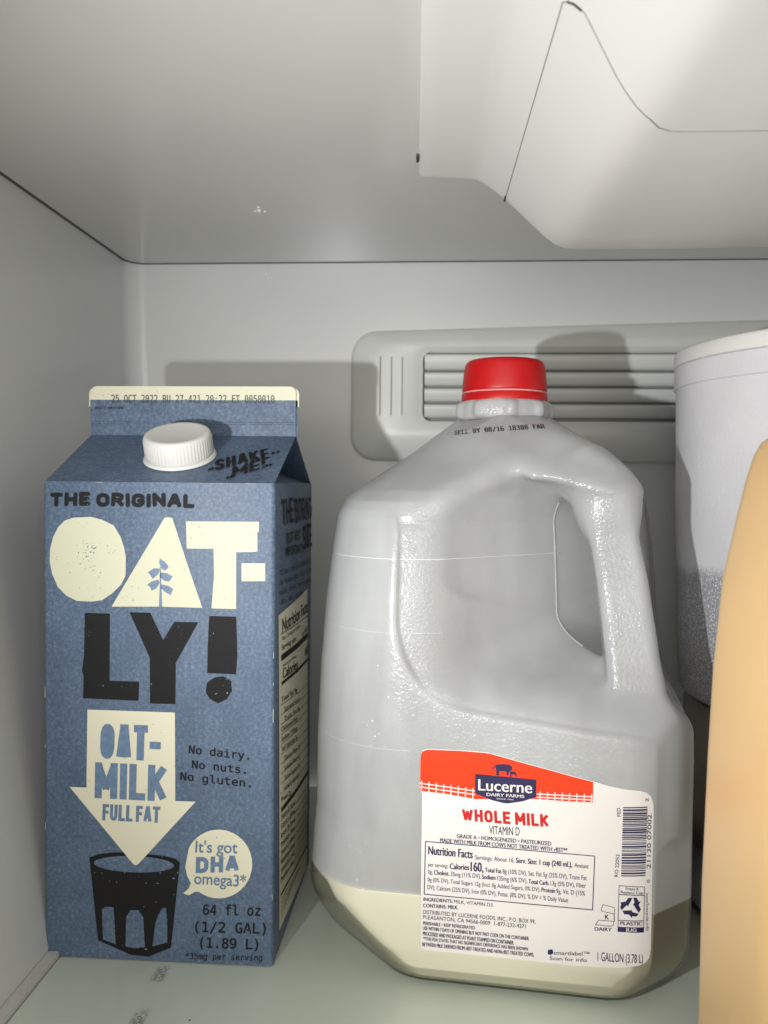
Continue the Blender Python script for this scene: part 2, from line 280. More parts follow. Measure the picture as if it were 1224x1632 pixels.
DATA = json.loads(r'''{"shapes":[["white",[[12.82,181.72],[20.16,182.12],[24.86,180.97],[29.54,178.72],[32.34,174.22],[33.68,170.19],[34.5,166.15],[34.37,158.52],[32.57,154.92],[28.88,151.27],[24.65,148.41],[20.42,147.71],[14.07,147.89],[9.86,149.86],[6.18,153.39],[3.91,158.48],[2.81,163.58],[2.98,168.69],[4.31,173.8],[6.47,177.89],[9.13,180.46]]],["white",[[50.31,182.01],[51.86,182.43],[53.62,182.06],[60.19,162.53],[65.97,146.09],[47.74,146.22],[28.53,145.82]]],["white",[[59.19,180.83],[88.87,181.03],[88.82,177.05],[88.21,176.84],[88.31,169.05],[79.72,168.71],[79.74,145.87],[69.7,145.96],[70.74,159.69],[70.46,169.96],[59.54,169.89]]],["white",[[81.81,164.32],[91.43,164.48],[91.52,157.34],[81.89,157.06]]],["black",[[17.42,143.01],[27.89,143.03],[27.63,115.52],[39.94,115.54],[39.71,107.68],[16.59,108.07],[16.88,117.32],[16.15,119.39],[17.06,125.68]]],["black",[[36.0,143.72],[44.6,143.69],[49.85,132.7],[54.54,140.22],[64.34,140.23],[55.11,123.53],[54.94,106.76],[44.48,106.67],[44.38,125.33]]],["black",[[68.79,142.88],[79.77,142.81],[80.33,127.26],[79.79,119.51],[68.01,119.72],[68.25,131.08]]],["black",[[70.84,117.93],[74.48,118.65],[77.73,116.87],[78.19,112.74],[76.13,109.35],[72.48,107.58],[69.01,109.36],[67.43,111.92],[67.93,115.78]]],["black",[[19.07,42.31],[22.89,43.79],[28.33,44.67],[34.83,44.94],[42.4,44.61],[49.94,44.27],[55.32,43.09],[56.93,41.75],[53.24,6.24],[44.21,2.12],[36.88,2.3],[22.65,7.83]]],["blue",[[54.57,40.4],[54.25,39.74],[53.3,39.1],[51.76,38.51],[49.69,37.98],[47.15,37.54],[44.26,37.2],[41.12,36.98],[37.84,36.89],[34.56,36.93],[31.41,37.1],[28.5,37.39],[25.95,37.79],[23.85,38.28],[22.29,38.86],[21.34,39.49],[21.02,40.15],[21.35,40.81],[22.31,41.45],[23.87,42.05],[25.97,42.58],[28.53,43.02],[31.44,43.35],[34.59,43.57],[37.86,43.65],[41.13,43.61],[44.26,43.44],[47.15,43.15],[49.68,42.75],[51.76,42.26],[53.3,41.68],[54.25,41.06]]],["blue",[[24.38,20.9],[25.81,22.07],[29.31,22.01],[29.71,15.06],[30.11,6.53],[24.85,8.38]]],["blue",[[34.27,5.85],[34.53,18.06],[36.39,21.13],[39.65,21.28],[41.72,18.4],[42.35,5.92],[37.98,5.25]]],["blue",[[45.62,6.42],[46.71,15.88],[48.01,19.8],[49.75,22.63],[51.26,22.7],[51.7,16.12],[51.72,8.38]]],["white2",[[18.48,103.52],[54.84,103.34],[55.04,67.12],[63.45,67.11],[39.69,40.46],[38.61,39.87],[37.53,40.37],[10.86,71.39],[18.0,71.33]]],["white2",[[60.7,48.06],[61.96,50.1],[63.52,51.9],[65.34,53.43],[67.37,54.62],[69.55,55.47],[71.83,55.93],[74.14,56.0],[76.41,55.69],[78.59,54.98],[80.61,53.92],[82.42,52.52],[83.96,50.83],[85.2,48.89],[86.11,46.75],[86.65,44.47],[86.81,42.12],[86.58,39.76],[85.98,37.46],[85.01,35.27],[83.71,33.27],[82.1,31.51],[80.24,30.03],[78.17,28.88],[75.95,28.1],[73.65,27.7],[71.32,27.69],[69.04,28.09],[66.87,28.87],[64.87,30.02],[63.42,30.06],[60.74,28.4],[58.26,29.06],[60.73,31.35],[61.58,33.46],[60.06,36.23],[59.19,40.0]]],["sprig",[[48.46,165.77],[48.26,163.85],[49.3,161.53],[50.86,160.85],[52.21,162.4],[50.64,164.39]]],["sprig",[[43.57,160.01],[46.17,161.78],[48.46,161.52],[47.95,159.48],[45.65,157.41],[44.61,159.01]]],["sprig",[[48.78,160.1],[51.38,159.85],[53.77,158.57],[52.42,156.51],[50.34,156.78],[48.78,158.07]]],["sprig",[[43.25,154.92],[45.13,156.38],[47.74,157.24],[48.47,156.03],[47.22,153.67],[45.13,152.61],[44.61,154.13]]],["sprig",[[49.09,155.23],[51.91,154.77],[53.99,153.49],[52.96,151.03],[50.66,152.2],[48.99,153.7]]],["sprig",[[48.16,146.13],[49.52,146.15],[49.2,154.21],[48.88,162.34],[48.46,162.33],[48.47,154.2]]]],"panel":[[6.66,142.62],[79.51,144.44],[85.4,1.58],[12.47,8.4]],"label_top":[[-27.59,91.17],[-27.28,93.26],[-26.46,94.23],[-24.97,94.83],[-13.36,95.16],[-1.89,95.0],[6.25,93.25],[14.31,91.51],[22.3,89.87],[30.23,88.14],[37.31,86.78],[42.77,85.43],[49.74,84.5],[54.38,84.35],[56.74,83.65],[58.36,82.19],[59.38,78.93]],"label_bot":[[-26.73,17.62],[-25.87,15.98],[-23.18,15.93],[-0.76,16.17],[15.51,16.1],[31.51,15.96],[47.2,16.9],[54.97,18.38],[57.33,19.35],[58.89,21.17],[59.99,28.56]],"red_top":[[-27.5,91.01],[-27.2,93.02],[-26.38,93.99],[-24.96,94.58],[-13.36,94.92],[-1.89,94.76],[6.25,93.01],[14.31,91.27],[22.31,89.62],[30.23,87.9],[37.31,86.54]],"red_bot":[[-27.59,78.43],[-18.08,78.05],[-6.11,76.78],[6.48,77.81],[16.68,78.58],[26.45,78.51],[37.45,78.85]],"fence":[[[-27.79,81.44],[-6.4,80.0]],[[-27.78,80.01],[-6.38,78.59]],[[16.72,80.55],[37.41,80.96]],[[16.74,79.33],[37.43,79.82]]],"posts":[[[-26.88,82.38],[-26.99,77.84]],[[-24.04,82.19],[-24.15,77.66]],[[-21.2,81.99],[-21.31,77.47]],[[-18.38,81.8],[-18.48,77.28]],[[-15.56,81.61],[-15.66,77.1]],[[-12.75,81.41],[-12.85,76.91]],[[-9.95,81.22],[-10.05,76.72]],[[-7.15,81.03],[-7.25,76.54]],[[18.06,81.56],[17.96,77.95]],[[20.77,81.62],[20.67,78.01]],[[23.47,81.67],[23.37,78.07]],[[26.16,81.72],[26.06,78.12]],[[28.84,81.77],[28.75,78.18]],[[31.52,81.82],[31.42,78.24]],[[34.19,81.88],[34.09,78.3]],[[36.85,81.93],[36.75,78.35]]],"badge_top":[[-6.41,86.55],[4.74,86.26],[16.56,85.95]],"badge_bot":[[-6.55,79.15],[0.01,76.91],[5.3,75.99],[11.33,77.27],[16.5,79.39]],"lshapes":[["navy",[[-0.33,89.04],[0.47,89.59],[1.43,90.64],[3.86,91.05],[6.28,90.97],[7.5,90.24],[7.44,89.0],[6.32,88.35],[6.02,86.84],[5.54,86.81],[5.19,88.27],[2.68,88.26],[2.47,86.59],[1.57,86.53],[1.46,88.59],[1.28,89.81],[0.48,88.93]]],["navy",[[6.23,88.92],[6.97,88.39],[8.34,88.49],[9.07,87.72],[9.25,86.58],[8.85,86.55],[8.43,87.34],[7.31,87.26],[7.16,86.27],[6.76,86.24],[6.74,87.72]]]],"barcode":[[[48.25,77.93],[57.01,78.58],[57.02,78.17],[48.26,77.52]],[[48.24,77.12],[57.0,77.77],[57.01,77.12],[48.25,76.47]],[[48.23,76.23],[56.99,76.88],[57.0,76.64],[48.24,75.99]],[[48.23,75.78],[56.99,76.43],[57.0,75.79],[48.24,75.13]],[[48.22,74.92],[56.98,75.58],[56.99,75.17],[48.23,74.52]],[[48.21,74.27],[56.98,74.93],[56.99,74.53],[48.22,73.87]],[[48.21,73.66],[56.97,74.32],[56.99,73.67],[48.22,73.01]],[[48.2,72.77],[56.96,73.43],[56.97,73.03],[48.21,72.36]],[[48.19,72.12],[56.96,72.79],[56.96,72.54],[48.2,71.88]],[[48.19,71.67],[56.96,72.33],[56.96,71.93],[48.2,71.26]],[[48.18,71.05],[56.95,71.72],[56.96,71.32],[48.19,70.65]],[[48.18,70.24],[56.94,70.91],[56.95,70.51],[48.18,69.84]],[[48.17,69.63],[56.94,70.3],[56.95,69.66],[48.18,68.98]],[[48.16,68.77],[56.93,69.45],[56.94,68.8],[48.17,68.12]],[[48.15,67.88],[56.92,68.56],[56.93,68.32],[48.16,67.64]],[[48.15,67.4],[56.92,68.07],[56.93,67.67],[48.16,66.99]],[[48.14,66.75],[56.91,67.43],[56.92,67.03],[48.15,66.34]],[[48.14,66.13],[56.91,66.82],[56.91,66.41],[48.14,65.73]],[[48.13,65.32],[56.9,66.01],[56.9,65.77],[48.13,65.08]],[[48.12,64.68],[56.89,65.36],[56.9,65.12],[48.13,64.43]],[[48.12,64.19],[56.89,64.88],[56.9,64.48],[48.12,63.79]],[[48.11,63.38],[56.88,64.07],[56.89,63.43],[48.12,62.73]],[[48.1,62.52],[56.87,63.22],[56.88,62.97],[48.11,62.28]],[[48.09,61.88],[56.87,62.57],[56.87,62.33],[48.1,61.63]],[[48.09,61.39],[56.86,62.09],[56.87,61.84],[48.09,61.15]],[[48.08,60.74],[56.86,61.44],[56.86,61.2],[48.09,60.5]],[[48.08,60.29],[56.85,60.99],[56.87,60.34],[48.09,59.64]],[[48.07,59.24],[56.84,59.94],[56.86,59.3],[48.08,58.59]],[[48.06,58.18],[56.83,58.89],[56.85,58.24],[48.07,57.54]],[[48.05,57.29],[56.83,58.0],[56.84,57.35],[48.06,56.65]],[[48.04,56.24],[56.82,56.95],[56.82,56.71],[48.04,56.0]],[[48.03,55.79],[56.81,56.5],[56.82,56.26],[48.04,55.54]],[[48.03,55.3],[56.81,56.02],[56.81,55.77],[48.03,55.06]],[[48.02,54.85],[56.8,55.56],[56.81,55.32],[48.03,54.6]],[[48.02,54.2],[56.8,54.92],[56.8,54.52],[48.02,53.79]],[[48.01,53.39],[56.79,54.11],[56.8,53.47],[48.02,52.74]],[[48.0,52.33],[56.78,53.06],[56.79,52.66],[48.01,51.93]]],"frames":[[[-25.15,59.05],[38.36,58.87],[38.34,58.55],[-25.17,58.71]],[[38.51,58.72],[38.1,38.27],[37.78,38.25],[38.2,58.7]],[[37.93,38.09],[-25.43,38.0],[-25.4,38.34],[37.95,38.42]],[[-25.58,38.15],[-25.33,58.87],[-24.99,58.89],[-25.24,38.18]],[[47.34,48.51],[56.52,48.59],[56.51,48.36],[47.33,48.28]],[[56.62,48.47],[56.66,31.39],[56.44,31.4],[56.4,48.48]],[[56.55,31.28],[47.21,30.89],[47.21,31.12],[56.55,31.51]],[[47.1,30.99],[47.23,48.39],[47.44,48.4],[47.32,31.01]],[[47.4,45.21],[56.5,45.46],[56.5,45.33],[47.4,45.08]],[[56.56,45.39],[56.56,45.23],[56.44,45.23],[56.43,45.39]],[[56.5,45.16],[47.4,44.92],[47.4,45.05],[56.5,45.29]],[[47.34,44.97],[47.34,45.14],[47.46,45.15],[47.46,44.99]],[[47.35,35.42],[56.54,35.87],[56.54,35.74],[47.35,35.29]],[[56.6,35.8],[56.61,35.64],[56.48,35.64],[56.48,35.8]],[[56.54,35.57],[47.36,35.13],[47.36,35.26],[56.54,35.7]],[[47.3,35.19],[47.29,35.35],[47.42,35.36],[47.42,35.2]],[[47.17,32.81],[56.51,33.28],[56.47,31.4],[47.13,30.99]],[[41.67,40.77],[45.58,40.09],[45.54,39.89],[41.63,40.57]],[[45.63,40.06],[46.03,39.52],[45.88,39.4],[45.48,39.93]],[[46.05,39.46],[45.93,37.49],[45.74,37.49],[45.86,39.46]],[[45.82,37.39],[41.6,37.95],[41.64,38.15],[45.86,37.59]],[[41.56,37.97],[40.93,38.48],[41.05,38.64],[41.68,38.13]],[[40.9,38.58],[41.56,40.69],[41.74,40.64],[41.07,38.53]],[[40.21,34.73],[45.66,34.79],[45.65,34.6],[40.19,34.53]],[[45.75,34.7],[45.78,33.4],[45.59,33.38],[45.56,34.69]],[[45.73,33.31],[44.97,32.74],[44.87,32.9],[45.63,33.47]],[[44.91,32.72],[39.05,32.61],[39.07,32.81],[44.92,32.92]],[[38.98,32.76],[40.12,34.68],[40.28,34.58],[39.14,32.66]],[[45.9,37.5],[46.03,34.73],[45.91,34.72],[45.78,37.48]],[[45.97,34.66],[45.81,34.65],[45.81,34.78],[45.97,34.79]],[[45.75,34.7],[45.62,37.47],[45.74,37.48],[45.88,34.72]],[[45.68,37.54],[45.84,37.55],[45.84,37.42],[45.68,37.41]],[[21.86,21.19],[23.45,21.53],[23.78,20.9],[23.72,19.88],[22.85,19.28],[21.8,19.5]],[[49.48,41.9],[50.67,44.08],[52.21,44.22],[51.47,42.56],[50.88,41.39]],[[52.52,44.4],[53.77,44.3],[54.58,42.74],[55.2,43.23],[54.46,41.3],[52.43,41.36],[53.19,41.89]],[[54.17,42.17],[55.35,40.06],[54.6,38.66],[53.6,40.11],[52.95,41.19]],[[54.58,38.31],[53.84,37.26],[52.1,37.26],[52.21,36.48],[50.96,38.02],[52.06,39.83],[52.1,38.9]],[[51.83,37.89],[49.47,37.74],[48.67,39.04],[50.39,39.32],[51.64,39.44]],[[48.38,39.21],[47.87,40.34],[48.79,41.92],[48.08,42.17],[50.06,42.63],[50.97,40.84],[50.17,41.21]]],"texts":[["front","THE ORIGINAL","sans",0.035,"black",[3.1,186.34],[62.66,186.27],[3.18,191.98]],["front","OAT-","cond",0.03,"blue",[23.7,83.53],[48.83,83.31],[24.11,97.99]],["front","MILK","cond",0.03,"blue",[21.43,67.15],[51.31,66.76],[21.75,81.97]],["front","FULL FAT","cond",0.022,"blue",[24.61,58.09],[48.64,57.85],[24.87,64.8]],["front","It's got","sans",0.012,"blue",[63.34,46.35],[80.71,46.65],[63.53,51.01]],["front","DHA","sans",0.03,"blue",[63.6,37.91],[81.32,38.9],[63.67,44.53]],["front","omega3*","sans",0.012,"blue",[62.87,33.3],[84.26,32.96],[63.06,37.99]],["front","No dairy.","mono",0.012,"black",[60.5,86.88],[85.27,84.97],[60.59,90.06]],["front","No nuts.","mono",0.012,"black",[61.8,80.89],[83.97,79.23],[61.89,83.97]],["front","No gluten.","mono",0.012,"black",[57.04,75.84],[85.92,73.79],[57.14,79.03]],["front","64 fl oz","mono",0.012,"black",[66.48,20.57],[90.25,21.26],[66.57,24.73]],["front","(1/2 GAL)","mono",0.012,"black",[63.29,13.37],[92.48,13.92],[63.38,17.56]],["front","(1.89 L)","mono",0.012,"black",[65.37,6.96],[89.36,7.29],[65.46,11.05]],["front","*35mg per serving","mono",0.004,"black",[59.22,1.89],[91.02,2.63],[59.32,4.33]],["slant","SHAKE","sans",0.028,"black",[67.98,12.08],[88.23,25.95],[65.01,23.16]],["slant","ME!","sans",0.028,"black",[76.47,5.7],[88.35,14.95],[74.23,16.19]],["slant","“","sans",0.02,"black",[66.81,6.02],[68.46,7.6],[64.8,13.93]],["slant","“","sans",0.02,"black",[76.11,-1.75],[77.92,-0.24],[74.43,5.66]],["slant","”","sans",0.02,"black",[89.22,23.97],[92.01,26.21],[87.98,32.04]],["slant","”","sans",0.02,"black",[89.03,11.03],[91.3,12.62],[87.87,18.17]],["fin","25 OCT 2022 BU 27-421 20:22 ET 0050010","mono",0.004,"ink",[9.95,14.96],[85.49,14.96],[9.87,18.4]],["fin","BEST BEFORE","mono",0.004,"black",[2.26,11.98],[15.63,11.95],[2.24,12.97]],["side","THE BORING","cond",0.03,"black",[14.73,179.1],[92.8,178.54],[12.17,190.01]],["side","(BUT VERY","cond",0.008,"black",[22.53,170.76],[58.35,170.52],[21.1,175.18]],["side","IMPORTANT)","cond",0.008,"black",[21.11,165.49],[63.25,163.97],[20.08,169.56]],["side","SIDE","cond",0.03,"black",[66.33,164.51],[92.98,164.33],[64.47,176.49]],["side","It may come as a surprise to","mono",0,"black",[9.35,158.55],[92.12,156.51],[9.18,160.77]],["side","no human, but this is the","mono",0,"black",[9.65,154.51],[92.53,151.6],[9.49,156.73]],["side","next level in seriously","mono",0,"black",[9.95,150.46],[92.94,146.69],[9.79,152.68]],["side","oats. Wow, no cow.","mono",0,"black",[10.25,146.41],[62.66,143.83],[10.09,148.64]],["side","Nutrition Facts","cond",0.012,"black",[13.9,134.28],[78.99,133.14],[13.48,139.88]],["side","About 7 servings per container","cond",0.0,"black",[13.12,130.81],[55.19,129.44],[12.99,132.66]],["side","Serving size","cond",0.008,"black",[12.72,126.98],[43.2,125.27],[12.55,129.28]],["side","1 cup (240mL)","cond",0.008,"black",[59.02,124.15],[78.82,123.65],[58.83,126.5]],["side","Amount per serving","cond",0.008,"black",[14.66,119.47],[43.78,117.81],[14.56,120.79]],["side","Calories","cond",0.03,"black",[15.03,114.51],[47.46,111.84],[14.71,118.81]],["side","160","cond",0.03,"black",[71.0,112.16],[81.68,111.74],[70.63,116.7]],["side","Total Fat 9g","cond",0.02,"black",[12.66,105.22],[46.17,101.31],[12.5,107.4]],["side","Saturated Fat 1g","cond",0,"black",[18.62,99.61],[53.41,95.24],[18.45,101.83]],["side","Trans Fat 0g","cond",0,"black",[18.75,95.32],[53.77,90.67],[18.58,97.54]],["side","Cholesterol 0mg","cond",0.02,"black",[13.04,92.54],[47.22,87.81],[12.88,94.73]],["side","Sodium 110mg","cond",0.02,"black",[13.16,88.32],[47.57,83.31],[13.0,90.5]],["side","Total Carbohydrate 16g","cond",0.02,"black",[13.29,84.09],[47.92,78.8],[13.13,86.27]],["side","Dietary Fiber 2g","cond",0,"black",[19.25,78.16],[55.21,72.33],[19.09,80.38]],["side","Soluble Fiber 1g","cond",0,"black",[19.38,73.87],[55.57,67.74],[19.22,76.09]],["side","Total Sugars 7g","cond",0,"black",[19.51,69.59],[55.93,63.14],[19.34,71.81]],["side","Includes 7g Added Sugars","cond",0,"black",[19.64,65.3],[56.29,58.53],[19.47,67.52]],["side","Protein 3g","cond",0.008,"black",[13.94,62.59],[33.41,58.6],[13.78,64.78]],["side","Vitamin D 3.6mcg","cond",0.01,"black",[13.55,55.35],[44.63,50.3],[13.41,57.18]],["side","Calcium 350mg","cond",0.01,"black",[13.6,51.52],[44.67,46.36],[13.46,53.34]],["side","Iron 0.3mg","cond",0.01,"black",[13.65,47.68],[44.7,42.42],[13.51,49.51]],["side","Potassium 390mg","cond",0.01,"black",[13.7,43.85],[44.73,38.48],[13.56,45.67]],["side","Vitamin A 160mcg","cond",0.01,"black",[13.75,40.02],[44.76,34.54],[13.61,41.84]],["side","Riboflavin 0.6mg","cond",0.01,"black",[13.8,36.19],[44.8,30.6],[13.66,38.01]],["side","Vitamin B12 1.2mcg","cond",0.01,"black",[13.85,32.36],[44.83,26.66],[13.71,34.18]],["side","Phosphorus 270mg","cond",0.01,"black",[13.9,28.53],[44.86,22.73],[13.76,30.35]],["side","The % Daily Value tells you how much","cond",0,"black",[14.29,20.04],[64.63,11.93],[14.22,21.05]],["side","The % Daily Value tells you how much","cond",0,"black",[14.43,18.21],[59.36,12.12],[14.35,19.22]],["side","The % Daily Value tells you how much","cond",0,"black",[14.56,16.38],[54.22,12.3],[14.49,17.39]],["side","The % Daily Value tells you how much","cond",0,"black",[14.7,14.55],[49.2,12.48],[14.62,15.56]],["side","The % Daily Value tells you how much","cond",0,"black",[14.83,12.72],[44.29,12.66],[14.76,13.72]],["label","Lucerne","serif",0.017,"labelwhite",[-5.1,80.42],[14.96,80.75],[-5.16,84.65]],["label","DAIRY FARMS","sans",0.02,"labelwhite",[-1.97,78.5],[12.11,78.73],[-1.98,79.66]],["label","SINCE 1904","sans",0.0,"labelwhite",[1.79,77.46],[8.1,77.52],[1.78,77.96]],["label","WHOLE MILK","cond",0.035,"redink",[-11.08,68.16],[21.39,68.3],[-11.39,72.88]],["label","VITAMIN D","cond",0.0,"navy",[-0.85,63.83],[10.57,64.12],[-0.9,66.98]],["label","GRADE A • HOMOGENIZED • PASTEURIZED","cond",0.016,"navy",[-13.13,61.31],[22.38,61.33],[-13.15,62.82]],["label","MADE WITH MILK FROM COWS NOT TREATED WITH rBST**","cond",0.016,"navy",[-19.49,59.11],[28.36,59.23],[-19.51,60.7]],["label","Nutrition Facts","cond",0.02,"navy",[-24.01,54.01],[-7.01,53.91],[-23.97,57.21]],["label","Servings: About 16,","cond",0,"navy",[-6.02,53.58],[8.79,53.73],[-6.05,55.24]],["label","Serv. Size: 1 cup (240 mL),","cond",0.02,"navy",[9.44,53.62],[30.19,53.83],[9.41,55.6]],["label","Amount","cond",0,"navy",[31.06,53.91],[36.17,53.88],[31.03,55.54]],["label","per serving:","cond",0,"navy",[-24.04,49.3],[-16.45,49.3],[-24.05,50.81]],["label","Calories","cond",0.02,"navy",[-15.62,49.04],[-8.26,49.2],[-15.64,51.22]],["label","160,","cond",0.02,"navy",[-7.6,48.93],[-2.84,49.03],[-7.65,52.43]],["label","Total Fat","cond",0.02,"navy",[-2.19,49.09],[4.0,49.07],[-2.21,50.75]],["label","8g (10% DV), Sat. Fat 5g (25% DV), Trans Fat","cond",0,"navy",[4.49,49.11],[35.62,49.34],[4.46,50.86]],["label","0g,","cond",0,"navy",[-24.0,46.42],[-22.24,46.42],[-24.02,47.94]],["label","Cholest.","cond",0.02,"navy",[-21.66,46.3],[-15.83,46.33],[-21.68,47.99]],["label","35mg (11% DV),","cond",0,"navy",[-15.25,46.3],[-3.79,46.43],[-15.27,47.98]],["label","Sodium","cond",0.02,"navy",[-3.3,46.31],[1.77,46.36],[-3.32,47.98]],["label","135mg (6% DV),","cond",0,"navy",[2.42,46.26],[13.75,46.23],[2.39,48.0]],["label","Total Carb.","cond",0.02,"navy",[14.23,46.11],[21.83,46.16],[14.2,47.76]],["label","13g (5% DV), Fiber","cond",0,"navy",[22.39,46.21],[35.36,46.45],[22.36,47.86]],["label","0g (0% DV), Total Sugars 12g (Incl. 0g Added Sugars, 0% DV).","cond",0,"navy",[-24.13,43.37],[18.61,43.38],[-24.15,44.97]],["label","Protein","cond",0.02,"navy",[19.08,43.42],[24.03,43.4],[19.06,45.07]],["label","9g, Vit. D (15%","cond",0,"navy",[24.51,43.36],[35.1,43.47],[24.48,45.09]],["label","DV), Calcium (25% DV), Iron (0% DV), Potas. (8% DV). % DV = % Daily Value","cond",0,"navy",[-24.18,40.32],[28.92,40.25],[-24.2,42.01]],["label","INGREDIENTS:","cond",0.02,"navy",[-25.63,35.52],[-14.45,35.84],[-25.65,36.87]],["label","MILK, VITAMIN D3.","cond",0,"navy",[-13.87,35.82],[1.27,35.87],[-13.89,37.16]],["label","CONTAINS: MILK.","cond",0.02,"navy",[-25.77,33.04],[-12.18,33.54],[-25.79,34.48]],["label","DISTRIBUTED BY LUCERNE FOODS, INC., P.O. BOX 99,","cond",0,"navy",[-25.75,30.48],[17.04,30.94],[-25.76,32.02]],["label","PLEASANTON, CA 94566-0009  1-877-232-4271","cond",0,"navy",[-25.73,28.42],[13.54,28.73],[-25.74,29.96]],["label","PERISHABLE • KEEP REFRIGERATED","cond",0.016,"navy",[-25.71,26.1],[-5.74,26.29],[-25.72,27.39]],["label","USE WITHIN 7 DAYS OF OPENING BUT NOT PAST CODE ON THE CONTAINER.","cond",0.016,"navy",[-25.77,24.11],[14.82,24.14],[-25.79,25.48]],["label","PROCESSED AND PACKAGED AT PLANT STAMPED ON CONTAINER.","cond",0.016,"navy",[-25.75,21.87],[9.12,21.84],[-25.77,23.33]],["label","**THE FDA STATES THAT NO SIGNIFICANT DIFFERENCE HAS BEEN SHOWN","cond",0.016,"navy",[-25.57,19.9],[14.32,20.03],[-25.58,21.2]],["label","BETWEEN MILK DERIVED FROM rBST-TREATED AND NON-rBST-TREATED COWS.","cond",0.016,"navy",[-25.88,17.54],[16.69,17.93],[-25.9,19.01]],["label","smartlabel™","sans",0.0,"navy",[23.96,19.57],[37.1,20.52],[23.94,21.08]],["label","Scan for info","sans",0.0,"navy",[22.56,17.4],[36.21,18.08],[22.54,18.74]],["label","1 GALLON (3.78 L)","cond",0.0,"navy",[40.12,19.02],[56.53,19.62],[40.05,22.34]],["label","DAIRY","sans",0.02,"navy",[38.87,30.54],[44.96,30.85],[38.84,31.87]],["label","K","sans",0.02,"navy",[42.53,35.28],[43.86,35.33],[42.5,36.99]],["label","PLASTIC","sans",0.03,"navy",[48.09,33.64],[56.02,34.02],[48.06,34.94]],["label","JUG","sans",0.03,"labelwhite",[49.99,31.54],[53.87,31.69],[49.96,32.77]],["label","Empty &","sans",0.0,"navy",[49.68,47.15],[54.34,47.15],[49.66,48.12]],["label","Replace Cap","sans",0.0,"navy",[48.01,45.53],[55.94,45.72],[47.99,46.58]],["label","FED","sans",0.0,"navy",[47.47,74.39],[47.25,77.61],[46.16,74.29]],["label","RO 22052","cond",0.0,"navy",[46.81,51.67],[47.27,60.14],[45.57,51.56]],["label","21130 07002","sans",0.0,"navy",[58.6,55.36],[58.5,75.57],[57.17,55.41]],["label","0","sans",0.0,"navy",[58.39,50.04],[58.37,51.18],[57.27,50.08]],["label","2","sans",0.0,"navy",[57.28,80.43],[57.26,81.72],[56.18,80.43]],["label","how2recycle.info","sans",0.0,"navy",[57.04,46.03],[57.5,31.87],[57.99,46.0]],["label","SELL BY 08/16 18388 FAR","mono",0.02,"ink",[-20.69,218.52],[18.43,221.03],[-21.26,220.65]]],"glint":[[0.0666,0.09795,0.3357],[0.04902,0.20024,0.32873]],"orange":[[0.0004,0.232],[0.0425,0.2347],[0.0558,0.2348],[0.0851,0.2348],[0.1213,0.2356],[0.1465,0.2365],[0.1715,0.2384],[0.1874,0.2411],[0.1989,0.2432],[0.2056,0.2449],[0.2089,0.2464],[0.21,0.2477],[0.2107,0.2502],[0.2111,0.262]],"bars":[[[11.17,134.04],[81.06,130.95],0.3],[[11.93,123.87],[79.96,121.19],2.6],[[12.73,113.02],[82.87,108.85],1.4],[[11.31,104.46],[84.7,96.08],0.22],[[11.48,100.24],[84.87,91.6],0.22],[[11.66,96.01],[85.04,87.11],0.22],[[11.83,91.79],[85.21,82.63],0.22],[[12.0,87.56],[85.38,78.14],0.22],[[12.18,83.33],[85.55,73.65],0.22],[[12.35,79.11],[85.72,69.17],0.22],[[12.52,74.88],[85.89,64.68],0.22],[[12.69,70.65],[86.06,60.19],0.22],[[12.87,66.42],[86.23,55.7],0.22],[[13.73,59.11],[87.12,50.46],2.0],[[13.12,54.79],[86.38,43.51],0.2],[[13.17,50.96],[86.1,39.7],0.2],[[13.22,47.13],[85.82,35.9],0.2],[[13.27,43.3],[85.54,32.1],0.2],[[13.32,39.47],[85.27,28.31],0.2],[[13.37,35.65],[84.99,24.52],0.2],[[13.42,31.82],[84.71,20.74],0.2],[[13.47,28.0],[84.44,16.97],0.2],[[14.1,22.6],[83.64,13.31],1.0]],"seam":[[-23.69,184.06],[-58.54,167.04],[-46.95,167.66],[-36.79,167.99],[-22.34,168.07],[-3.55,167.29],[14.26,167.06],[26.5,167.45]],"cap":[0.0492,0.0262]}''')

